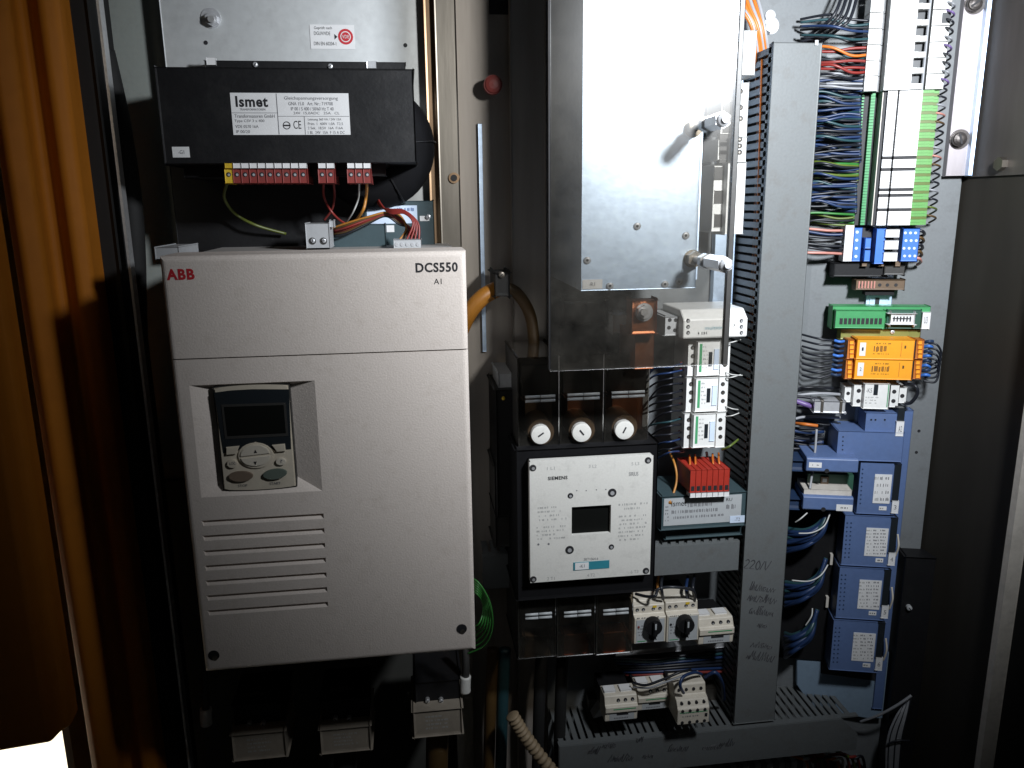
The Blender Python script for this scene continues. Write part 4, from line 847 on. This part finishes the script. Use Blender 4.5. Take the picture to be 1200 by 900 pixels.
# white relay terminals, top
WD = .055
wu = [RU(x, 60, WD) for x in (1018, 1033, 1039.5, 1073, 1091, 1112)]
zt0 = Z(1060, 105, WD, FR); pitch = (Z(1060, 0, WD, FR)-zt0)/5.6
for k in range(8):
    za = zt0+k*pitch; names = ('lowest', 'second', 'third', 'fourth', 'fifth', 'sixth', 'seventh', 'eighth')
    t = Thing('relay_terminal', 'white relay terminal, %s from the bottom of the white block on the side panel' % names[k], 'terminal', FR, 1060, 60, .0, 'white relay terminals on the side panel')
    b = t.part('body', MB().box(wu[0]+.004, wu[5]-.004, .009, WD-.018, za+.0004, za+pitch-.0004), 'navy')
    q = t.part('left_clamp', MB().box(wu[0], wu[1], .02, WD-.008, za+.0005, za+pitch-.0005, .0008), 'white_plastic'); t.part('screw', MB().cyl((wu[0]+wu[1])/2, za+pitch*.5, WD-.009, WD-.0076, .0022, 12), 'steel_dark', q)
    c = t.part('relay_body', MB().box(wu[2], wu[3]-.002, .02, WD, za+.0001, za+pitch-.0001), 'white_plastic')
    t.part('tooth', MB().box(wu[3]-.002, wu[3]+.004, .02, WD-.001, za+.0004, za+pitch*.38, .0004), 'white_plastic', c); t.part('latch', MB().box(wu[3]+.0045, wu[4]-.005, .02, WD-.006, za+.001, za+pitch*.40, .0004), 'white_plastic')
    q = t.part('right_clamp', MB().box(wu[4], wu[5]-(.004 if k in (4, 5) else 0)*0, .02, WD-.008, za+.0005, za+pitch-.0005, .0008), 'white_plastic')
    if k == 4: t.part('dark_socket', MB().box(wu[5]-.010, wu[5]+.0005, .02, WD-.0075, za+.003, za+pitch-.004), 'navy', q)
    t.part('rail_line', MB().tube([(wu[4]-.004, WD-.008, za), (wu[4]-.004, WD-.008, za+pitch)], .0016, 6, 1, False), 'wire_grey')
# green terminal strip in slices
GD = .05
zg0, zg1 = Z(1050, 264, GD, FR), Z(1060, 106, GD, FR); NS = 46; ph = (zg1-zg0)/NS
gu = [RU(x, 185, GD) for x in (1006, 1015, 1021, 1029, 1034, 1045.5, 1047, 1074, 1088, 1096)]
ts = Thing('terminal_strip', 'long green and white terminal strip of thin slices on the side panel', 'terminal strip', FR, 1045, 265, .0)
base_me = {}
def shared(key, mb, material):
    if key not in base_me:
        me = mb.mesh(key); me.materials.append(MATS[material]); base_me[key] = me
    return base_me[key]
ts.part('carrier', MB().box(gu[0]+.004, gu[9]-.002, .009, GD-.026, zg0, zg1), 'ink')
dark_at = {int((zg1-Z(1045, y, GD, FR))/ph) for y in (186, 200, 221, 230, 245)}
for k in range(NS):
    zc = zg1-(k+.5)*ph; dark = k in dark_at
    loc = (0-ts.base[0], 0, zc-ts.base[2])
    h2 = ph*.47
    m_ = 'ink' if dark else 'label_white'
    stray(shared('slice_label'+m_, MB().box(gu[4], gu[5]-.0006, GD-.02, GD, -h2*(.6 if dark else 1), h2*(.6 if dark else 1)).box(gu[6]+.0004, gu[7], GD-.02, GD, -h2*(.6 if dark else 1), h2*(.6 if dark else 1)), m_), 'slice_label', ts.o, loc)
    stray(shared('slice'+('y' if k % 3 == 1 else 'g'), MB().box(gu[7]+.0003, gu[8], GD-.025, GD-.003, -h2, h2).box(gu[8], gu[9], GD-.03, GD-.010, -h2, h2), 'green_terminal' if k % 3 != 1 else 'wire_lime'), 'slice', ts.o, loc)
    stray(shared('left_slice', MB().box(gu[2]-.002, gu[2]+.0035, .012, GD-.018, -h2*.9, h2*.9).box(gu[0]+.004, gu[0]+.007, .012, GD-.022, -h2*.6, h2*.6), 'green_plastic'), 'left_slice', ts.o, loc)
ts.part('cross_bridge', MB().box(gu[3]+.0002, gu[3]+.0014, GD-.03, GD-.005, zg0, zg1), 'lip_paint'); ts.part('dark_channel', MB().box(gu[3]+.0016, gu[4]-.0008, .02, GD-.004, zg0, zg1), 'ink')
# blue terminals
BD = .048
bt = Thing('terminal_strip', 'short bright blue terminal strip with white markers under the green one', 'terminal strip', FR, 1035, 308, .0)
bt.rect('carrier', 'ink', 993, 267, 1074, 306, .009, .025)
bt.rect('white_marker_bar', 'label_white', 989.5, 264, 999.5, 306, .012, .036, .0008)
bt.rect('clamp_row', 'blue_bright', 1000, 267, 1009, 306, .012, .034, .0008)
for x0, y0, x1, y1, m_ in ((1014, 279, 1020.5, 291, 'blue_bright'), (1013, 293, 1019.5, 306, 'blue_bright'), (1026, 268, 1036.5, 309, 'blue_bright')): bt.rect('bridge', m_, x0, y0, x1, y1, .012, BD-.004, .0008)
for y in (273, 287, 301): bt.rect('marker', 'label_white', 1038-(y-273)*.09, y-5 if y > 280 else y-4, 1054-(y-273)*.09, y+5, .012, BD, .0006)
bt.rect('clamp_row', 'blue_bright', 1057, 268, 1076, 306, .012, BD-.008, .0012)
for k in range(4):
    for x in (1061, 1067, 1073): bt.disc('screw', 'label_blue', x-k*.8+(k % 2)*1.5, 273+k*9, 1.9, .02, BD-.0072, 10)
    bt.disc('screw', 'label_blue', 1004.5-k*.5, 272+k*9.5, 2.1, .02, .0348, 10)
ec = Thing('end_clamp', 'black end clamp under the blue terminal strip', 'end clamp', FR, 1020, 326, .0)
ec.rect('body', 'black_plastic', 977, 308, 1040, 324, .004, .03, .002); ec.rect('foot', 'dark_plastic', 1036, 311, 1060, 322, .004, .034, .002)
for x in (1013, 1033, 1052): ec.rect('tip', 'brown_plastic', x-3, 306, x+3, 312, .02, .037, .001)
es = Thing('end_stop', 'brown end stop with two holes on the mounting rail', 'end stop', FR, 1030, 342, .0)
es.rect('body', 'brown_plastic', 1003, 328, 1060, 339.5, .008, .03, .0015)
for x in (1031, 1040, 1010, 1050): es.disc('hole', 'ink', x, 334, 2.4, .028, .0304, 12)
for k in range(6): es.rect('rib', 'wire_pink', 1006+k*3.6, 329.5, 1007.6+k*3.6, 338, .029, .0312)
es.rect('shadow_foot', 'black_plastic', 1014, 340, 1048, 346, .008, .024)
# green module
gm = Thing('interface_module', 'green circuit module with ten pole connector and white switch bank', 'module', FR, 1032, 397, .0)
GM = .045
gm.rect('carrier', 'green_plastic', 975, 359, 1089, 385.5, .009, GM-.012, .001)
q = gm.rect('connector', 'green_plastic', 979, 364, 1037, 384.5, .02, GM, .001)
for k in range(10): gm.rect('pin_slot', 'ink', 984+k*5.1, 373, 987.6+k*5.1, 380, GM-.001, GM+.0006, 0, q)
gm.rect('socket_frame', 'pcb', 1039, 363, 1079, 385, .02, GM-.008, .001)
s_ = gm.rect('switch_bank', 'label_white', 1043, 367.5, 1071, 380, .02, GM-.003, .004)
for k in range(6): gm.rect('switch', 'ink', 1047+k*3.8, 371, 1048.6+k*3.8, 377, GM-.004, GM-.0025, 0, s_)
gm.rect('switch', 'ink', 1046, 372.8, 1068, 374, GM-.004, GM-.0026, 0, s_)
q = gm.rect('tag', 'label_white', 1080.5, 366, 1090, 385.5, .02, GM-.006, .0008); gm.text('print', 'U3', 1083, 371, 1087, 379, GM-.006, 'ink_grey', q)
gm.rect('lower_cover', 'olive_clear', 985, 386, 1078, 398, .01, GM-.016, .002); gm.screw(1046, 389, 3, GM-.018, GM-.014, 'zinc')
# orange modules
def orange(y0, lab, k):
    t = Thing('safety_relay', lab, 'relay', FR, 1035, y0+24, .0, 'orange relays on the side panel')
    dx = -k*2.5; y1 = y0+23
    b = t.rect('body', 'orange_plastic', 1004+dx, y0, 1071+dx, y1, .009, .06, .0012)
    for xa in (993+dx, 1073+dx):
        c = t.rect('terminal_column', 'orange_dark', xa, y0+.5, xa+9, y1-.5, .009, .052, .001)
        for j in range(4): t.rect('terminal', 'orange_plastic', xa+3, y0+1.5+j*5.3, xa+7.4, y0+5.4+j*5.3, .05, .0535, .0005, c)
        t.rect('gap', 'ink', xa+(9.2 if xa < 1020 else -1.8), y0+.5, xa+(10.8 if xa < 1020 else -.3), y1-.5, .02, .05)
    q = t.rect('tag', 'label_white', 1007.5+dx, y0+3.5, 1014.5+dx, y0+19, .06, .0606); t.text('print', str(k+1), 1010+dx, y0+9, 1012+dx, y0+13, .0606, 'ink', q)
    t.lines('print', 1024+dx, y0+7.5, 1047+dx, y0+14.5, .06, 1, 'cable_brown', b, 1.0, .95); t.lines('print', 1027+dx, y0+3, 1047+dx, y0+6.5, .06, 1, 'cable_brown', b); t.lines('print', 1023+dx, y0+15.5, 1045+dx, y0+18, .06, 1, 'cable_brown', b)
    t.rect('print_mark', 'cable_brown', 1060+dx, y0+7, 1062+dx, y0+10.5, .06, .0603); t.rect('print_mark', 'orange_dark', 1056+dx, y0+3, 1056.5+dx, y1-3, .06, .0603)
    return t
orange(398, 'upper of the two orange safety relays', 0); orange(421.5, 'lower of the two orange safety relays', 1)
for k in range(8):
    y = 398+k*5.6; dx = -k*.6
    wire('wire_plug', 'blue plug tip at the right ends of the orange relays', FR, [(1084+dx, y+3, .045), (1089+dx, y+2, .05), (1093+dx, y+2+k % 3, .047)], 2.4, 'blue_bright' if k % 2 else 'blue_dark', 'blue plug tips beside the orange relays', 'plug')
    wire('wire_plug', 'blue plug tip at the left ends of the orange relays', FR, [(989+dx, y+2, .04), (984+dx, y+2.5, .045), (978+dx, y+1, .042)], 2.2, 'blue_dark' if k % 3 else 'blue_bright', 'blue plug tips left of the orange relays', 'plug')
    wire('wire', 'black wire leaving left from the orange relays to the tall duct', FR, [(979+dx, y+1.5, .042), (960+dx, y-1+k, .045), (940, y-6+k*1.2, .03)], 1.6, 'wire_dark', 'black wires left of the orange relays')
for k in range(5):
    y = 402+k*6
    wire('wire', 'black wire looping round the right end of the orange relays', FR, [(1088-k*.4, y, .05), (1098-k*.3, y+2, .055), (1103-k*.8, y+12, .05), (1098-k*.7, y+22, .05), (1086-k, y+28-k*2, .045)], 1.5, 'wire_dark', 'black wire loops right of the orange relays')
# white contactor under the orange relays
wc = Thing('contactor', 'small white contactor with green line under the orange relays', 'contactor', FR, 1026, 480, .0)
wc.rect('rail_clip', 'white_plastic', 989.5, 453, 998, 471, .009, .036, .001)
b = wc.rect('left_clamps', 'white_plastic', 1000, 451, 1011.5, 476, .009, .045, .0008); c = wc.rect('front', 'white_plastic', 1012.5, 450, 1041.5, 479, .009, .055, .0012); e = wc.rect('right_clamps', 'white_plastic', 1043, 451, 1053, 477, .009, .045, .0008); wc.rect('right_lug', 'white_plastic', 1053.5, 454, 1062, 472, .009, .038, .001)
for x, y in ((1006.5, 458), (1006, 470), (1048, 459), (1047, 470)): wc.disc('terminal_hole', 'ink', x, y, 3, .043, .0454, 14)
wc.disc('terminal_hole', 'ink', 1057.5, 464, 3, .036, .0385, 14); wc.disc('terminal_hole', 'ink', 994, 461, 2.6, .034, .0365, 14)
wc.rect('window', 'navy', 1024, 450.8, 1029, 463, .054, .0556, 0, c); wc.rect('green_line', 'green_stripe', 1040, 451, 1041, 477, .0545, .0555, 0, c); wc.text('print', '-K5', 1015, 455, 1022, 460, .055, 'ink_grey', c); wc.lines('print', 1014, 464, 1030, 474, .055, 3, 'ink_pale', c)
wire('wire', 'thick black wire curling at the right of the small white contactor', FR, [(1060, 450, .03), (1072, 452, .045), (1075, 461, .045), (1067, 472, .04), (1058, 471, .035)], 2.6, 'wire_dark')
cn = Thing('cable_connector', 'bright metal cable connector on a violet cable left of the white contactor', 'connector', FR, 972, 486, .0)
cn.rect('shell', 'zinc', 954, 470, 990, 483.5, .02, .045, .002); cn.rect('rib', 'steel_dark', 962, 469.5, 965, 484, .02, .0462, .0006); cn.rect('rib', 'steel_dark', 984, 469.5, 987, 484, .02, .0462, .0006); cn.screw(990, 484, 2.5, .04, .044, 'zinc')
wire('cable', 'violet bus cable running to the metal connector', FR, [(954, 477, .032), (944, 474, .034), (930, 469, .03)], 4, 'wire_violet', cat='cable', n=10)
# ================================================================== blue bus modules
M2 = .055
bb = Thing('module_backplane', 'tall blue backplane strip carrying the blue bus modules', 'backplane', FR, 1040, 830, .0)
bu1 = RU(1062, 560, .02); zb0 = Z(1020, 836, .02, FR)
bb.part('strip', MB().box(bu1-.014, bu1, .001, .02, zb0+.01, Z(1060, 481, .02, FR), .001), 'blue_plastic')
pts = [FR.at(x, y, .016) for x, y in ((934, 765), (934, 803), (953, 831), (1017, 842), (1034, 842), (1042, 765))]
bb.part('tray', MB().prism_d(pts, .002, .016, .001), 'blue_tray'); pts = [FR.at(x, y, .019) for x, y in ((962, 775), (962, 790), (1026, 799), (1028, 780))]; bb.part('tray_recess', MB().prism_d(pts, .016, .0165), 'ink')
bm_ = Thing('bus_coupler', 'blue bus coupler block topmost among the blue modules', 'module', FR, 1022, 540, .0)
b = bm_.rect('upper_body', 'blue_plastic', 1014, 484, 1058, 509, .02, M2, .001); c = bm_.rect('lower_body', 'blue_plastic', 981, 506, 1058, 540, .004, M2+.004, .0012)
bm_.rect('latch', 'navy', 1052, 478, 1060, 494, .02, M2+.002, .0008); q = bm_.rect('tag', 'label_white', 1050, 494, 1059, 511, .02, M2+.0045, .0005); bm_.text('print', 'A2', 1053, 499, 1057, 506, M2+.0045, 'ink_grey', q)
for x, y in ((1021, 492), (1026, 492), (1037, 492)): bm_.disc('led', 'navy', x, y, 1.4, M2-.001, M2+.0004, 10)
for k in range(4): bm_.disc('led', 'navy', 988-k*.2, 512+k*5, 1.1, M2+.003, M2+.0044, 8)
def bus_module(x0, y0, x1, y1, lab, k):
    t = Thing('bus_module', lab, 'module', FR, (x0+x1)/2, y1, .0, 'blue bus modules'); w_ = x1-x0
    b = t.rect('body', 'blue_plastic', x0, y0+.6, x1-7, y1-.6, .004, M2, .001)
    t.rect('edge_strip', 'navy', x1-10, y0+3, x1-2.5, y1-16, .02, M2+.002, .0008); q = t.rect('tag', 'label_white', x1-12, y1-16, x1-4, y1-1.5, .02, M2+.003, .0005); t.text('print', '%d' % (k+3), x1-9.5, y1-11, x1-6.5, y1-6, M2+.003, 'ink_grey', q)
    lx = x1-13-(26 if k else 20); p = t.rect('card', 'label_white', lx, y0+15, x1-13, y1-12 if k else y1-13, M2, M2+.0008)
    for j in range(8 if k else 4): 
        for i in range(3): t.lines('print', lx+1+i*(x1-14-lx)/3, y0+16+j*(y1-y0-29)/(8 if k else 4), lx+(i+.9)*(x1-14-lx)/3, y0+16+(j+.85)*(y1-y0-29)/(8 if k else 4), M2+.0008, 1, 'ink_grey' if i else 'ink_pale', p, .55, .8)
    q = t.rect('tag', 'label_white', x1-13-14, y1-9.5, x1-13-5, y1-5, M2, M2+.0006); t.lines('print', x1-26, y1-9, x1-19, y1-5.5, M2+.0006, 1, 'ink', q)
    for j in range(9):
        for i in range(2 if k else 1): t.disc('led', 'blue_dark', x0+5+i*4.5-j*.35, y0+9+j*5, 1.2, M2-.001, M2+.0004, 8, b)
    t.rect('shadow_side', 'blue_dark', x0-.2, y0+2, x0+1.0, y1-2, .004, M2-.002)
bus_module(1006, 541, 1057, 603, 'blue bus module directly under the coupler with four row card', 0); bus_module(988, 604, 1053, 664, 'second blue bus module below the coupler', 1)
bus_module(981.5, 665, 1045, 726, 'third blue bus module below the coupler', 2); bus_module(974.5, 727, 1038, 787, 'lowest blue bus module above the blue tray', 3)
for k, y in enumerate((640, 702, 762)):
    wire('yellow_marker', 'cream lever edge at the right of the lower blue modules', FR, [(1052-k*7, y-14, .03), (1053-k*7, y, .035), (1049-k*7, y+12, .03)], 1.5, 'cream_plastic', 'cream levers of the blue modules', 'lever')
# blue connectors at left of the modules
def blue_plug(x0, y0, x1, y1, lab, tagx):
    t = Thing('bus_plug', lab, 'plug', FR, (x0+x1)/2, y1, .02, 'blue bus plugs')
    u0, u1, z0, z1 = t.r(x0, y0, x1, y1, .085)
    t.part('body', MB().prism_u([(.02, z0), (.082, z0), (.085, z0+.002), (.085, z1-.002), (.082, z1), (.02, z1)], u0, u1, .0008), 'blue_plastic')
    t.disc('clip_hole', 'ink', x0+24, y0+15, 3.3, .083, .0854, 14); q = t.rect('tag', 'label_white', *tagx, .0848, .0856); t.lines('print', tagx[0]+4, tagx[1]+1.5, tagx[2]-3, tagx[3]-1.5, .0856, 1, 'ink_grey', q)
    t.rect('cable_hood', 'blue_dark', x0-22, y0+2, x0-.4, y1-3, .02, .07, .005)
blue_plug(945, 537, 1006, 554, 'upper blue plug reaching left from the blue modules', (948, 542, 963, 548)); blue_plug(941, 582, 1000, 599, 'lower blue plug with pale circuit edge on top', (980, 591.5, 999, 599))
t = Thing('circuit_card', 'green circuit card between the two blue plugs', 'circuit card', FR, 970, 580, .02); t.rect('card', 'pcb', 946, 556, 1000, 574, .03, .05); t.rect('pin_header', 'lip_paint', 942, 574, 998, 580.5, .03, .078, .0006); q = t.rect('chip', 'brown_plastic', 962, 559, 971, 567, .05, .053, .0005); t.rect('chip_window', 'label_grey', 964, 561, 969, 565, .053, .0534, 0, q)
wire('wire', 'white cable tie strip standing left of the circuit card', FR, [(957, 503, .05), (955, 530, .06), (951, 560, .07), (949, 573, .078)], 1.8, 'wire_grey')
wire('wire', 'orange wire with red tip above the upper blue plug', FR, [(929, 496, .03), (942, 497, .05), (958, 499, .05)], 2.6, 'wire_orange')
for k, (y, x) in enumerate(((605, 966), (668, 962), (728, 952))):
    t = Thing('cable_bundle', ('dark blue cable bundle bulging left of the second blue module', 'dark blue cable bundle bulging left of the third blue module', 'dark blue cable bundle bulging left of the lowest blue module')[k], 'cable bundle', FR, 945, y+40, .03, 'dark blue cable bundles')
    for j in range(9):
        o_ = j*1.6; P = []
        for px, py, d_ in ((x+6-j*.3, y-14+j, .05+.003*(j % 3)), (x-4+j*.3, y+6+o_, .06+.003*(j % 4)), (x-22, y+16+o_*1.5, .06+.004*(j % 3)), (920, y+14+o_*2.2, .04+.003*(j % 2))):
            u, z = FR.at(px, py, d_); P.append((u, d_, z))
        t.part('cable', MB().tube(P, .0032, 8), 'wire_blue' if j % 3 else 'wire_teal', smooth=True)
for k, pts in enumerate(([(932, 612, .075), (938, 608, .08), (946, 601, .075)], [(936, 625, .085), (952, 624, .088), (966, 616, .085), (973, 601, .07)], [(928, 680, .08), (948, 681, .085), (962, 674, .085), (970, 662, .07)], [(944, 733, .08), (951, 722, .08), (952, 713, .07)])):
    wire('wire', ('short white wire above the upper cable bundle', 'white wire curving across the upper cable bundle', 'white wire curving across the middle cable bundle', 'white wire curving up over the lowest cable bundle')[k], FR, pts, 1.0, 'wire_white')
t = Thing('cable_shield', 'black cable channel between the cable bundles and the blue modules', 'channel', FR, 975, 780, .0); t.part('channel', MB().box(RU(905, 700, .01), RU(978, 700, .01), .0175, .0195, Z(960, 770, .01, FR), Z(990, 560, .01, FR)), 'black_plastic')
for y in (655, 705): t.rect('clip', 'lip_paint', 973-(y-655)*.1, y-5, 976-(y-655)*.1, y+7, .0195, .027)
# wiring between tall duct and the strips
def fan(n, ya, yb, xr, d, mats, lab, grp, r=1.5, jit=3, xl=938):
    for k in range(n):
        f = (k+.5)/n; y = ya+(yb-ya)*f; m_ = mats[k % len(mats)] if isinstance(mats, list) else mats
        yj = y+random.uniform(-jit, jit); dz = random.uniform(-.012, .014)
        wire('wire', lab, FR, [(xr-f*8*0, y, d), (xr-20, y+random.uniform(-1.5, 1.5), d+dz), (xr-45, yj-2, d+dz*1.2), (xl, yj+random.uniform(-4, 4), .02+random.uniform(0, .02))], r, m_, grp, sub=6)
DB = ['wire_blue', 'wire_dark', 'wire_blue', 'wire_teal', 'wire_dark']
fan(7, 22, 52, 1018, .045, ['wire_dark', 'wire_teal', 'wire_dark', 'wire_blue'], 'dark wire running down left from the white relay terminals', 'dark wires left of the white terminals', 1.7, 6)
fan(8, 54, 86, 1018, .042, ['wire_red', 'wire_dark', 'wire_orange', 'wire_teal', 'red_plastic', 'wire_dark', 'wire_red'], 'red, orange or dark wire left of the white relay terminals', 'red wires left of the white terminals', 1.9, 7)
fan(8, 86, 108, 1015, .04, ['wire_grey', 'wire_dark', 'wire_grey', 'wire_blue'], 'grey wire at the foot of the white relay terminals', 'grey wires left of the terminals', 1.6, 2)
fan(48, 108, 190, 1009, .03, DB, 'dark blue wire from the tall duct to the green terminal strip', 'dark blue wires to the green terminal strip', 1.8, 6)
fan(14, 188, 214, 1006, .032, ['wire_lime', 'wire_dark', 'wire_green', 'wire_lime', 'wire_dark', 'wire_blue'], 'green or dark wire among the earth wires to the green terminal strip', 'green wires to the green terminal strip', 1.8, 5)
fan(22, 214, 250, 1004, .03, DB, 'dark wire to the lower end of the green terminal strip', 'dark wires to the lower green terminal strip', 1.8, 6)
fan(5, 250, 266, 1001, .032, ['wire_green', 'wire_lime', 'wire_dark'], 'green wire to the lowest green terminals', 'green wires to the lowest terminals', 1.7, 2)
fan(7, 268, 300, 990, .026, ['wire_pink', 'wire_blue', 'wire_dark', 'wire_grey', 'wire_dark', 'wire_dark'], 'pale or dark wire to the blue terminal strip', 'wires to the blue terminal strip', 2.0, 2)
fan(7, 452, 500, 985, .02, ['wire_dark', 'wire_grey', 'wire_dark', 'wire_dark'], 'dark wire to the left of the small white contactor', 'wires left of the small white contactor', 2.2, 4, 925)
fan(10, 500, 540, 965, .02, ['wire_dark', 'wire_blue', 'wire_dark'], 'dark wire behind the upper blue plug', 'wires behind the blue plugs', 2.4, 4, 920)
for k in range(26):
    y = 2+k*(260/26); x = 1108-y*.085; m_ = ['wire_grey', 'wire_violet', 'wire_dark', 'wire_dark', 'wire_dark'][k % 4] if y < 100 else ['wire_dark', 'wire_dark', 'wire_grey', 'wire_pink', 'cable_brown'][k % 5]
    if y > 225: m_ = ['wire_lime', 'cable_brown', 'wire_dark'][k % 3]
    if y < 100: pts = [(x+2, y, .045), (x+9, y+2, .055), (x+11, y+6, .045), (x+4, y+10, .03), (x-8, y+12, .01)]
    else: pts = [(x-4, y, .036), (x+5, y+1, .04), (x+10, y+4, .025), (x+2, y+9, .008)]
    wire('wire', 'short wire curling at the right ends of the terminal strips', FR, pts, 1.4, m_, 'wires curling right of the terminal strips', sub=6)
for k in range(5): wire('wire', 'brown or black wire end at the right of the blue terminal strip', FR, [(1074-k, 270+k*8, .034), (1081-k, 271+k*8, .036), (1083-k, 275+k*8, .02), (1075, 278+k*8, .008)], 2.2, ['wire_dark', 'cable_brown', 'wire_dark', 'cable_brown', 'wire_pink'][k], 'wire ends right of the blue terminals')
for k in range(4): wire('cable', 'black cable curling above at the top of the side panel', FR, [(990+k*6, -20, .03), (982+k*5, 8+k*4, .05), (972+k*4, 24+k*3, .05), (955+k*3, 36+k*4, .03), (938, 52+k*3, .02)], 2.2, 'wire_dark', 'black cables at the top of the side panel', cat='cable')
# ================================================================== bottom right corner
bk = Thing('cable_channel', 'black cable channel at the bottom right beside the grey side panel', 'channel', FR, 1070, 880, .0)
u0 = RU(1056, 700, .03); bk.part('channel', MB().box(u0, u0+.06, .001, .03, ZB, Z(1068, 652, .03, FR), .003), 'black_plastic'); bk.screw(1066, 713, 4, .03, .036, 'grey_terminal')
for k in range(10):
    wire('cable', 'grey cable in the bundle dropping at the bottom right corner', FR, [(1068-k*.6, 815+k, .05), (1062-k*1.3, 840, .06), (1056-k*1.8, 870, .06), (1052-k*1.5, 920, .05)], 1.9, 'wire_grey' if k % 4 else 'wire_dark', 'grey cable bundle at the bottom right', cat='cable')
wire('cable', 'grey cable leading from the tray to the grey bundle', FR, [(1008, 846, .03), (1030, 838, .05), (1052, 826, .06), (1068, 815, .06)], 2.2, 'wire_grey', cat='cable')
wire('cable_tie', 'black tie round the grey cable bundle', FR, [(1040, 872, .066), (1052, 868, .068), (1066, 868, .066)], 1.6, 'wire_dark', cat='cable tie')
for k in range(12):
    x = 935+k*6; m_ = ['wire_orange', 'wire_white', 'red_plastic', 'wire_lime', 'wire_red', 'wire_dark'][k % 6]
    wire('wire', 'loose coloured wire under the right end of the bottom duct', F0, [(x-12, 884+k % 3*3-k*.6, .05), (x, 888+k % 4*2-k*.5, .06), (x+10, 893-k % 3-k*.3, .055), (x+14, 915, .03)], 2.4, m_, 'loose coloured wires under the bottom duct')
t = Thing('terminal_row', 'row of grey terminals in the dark under the bottom duct', 'terminals', F0, 850, 915, .0)
for k in range(22): t.rect('terminal', ('grey_terminal', 'duct_grey')[k % 2], 800+k*7, 905-k*.7, 806.4+k*7, 935, .004, .05, .0008)
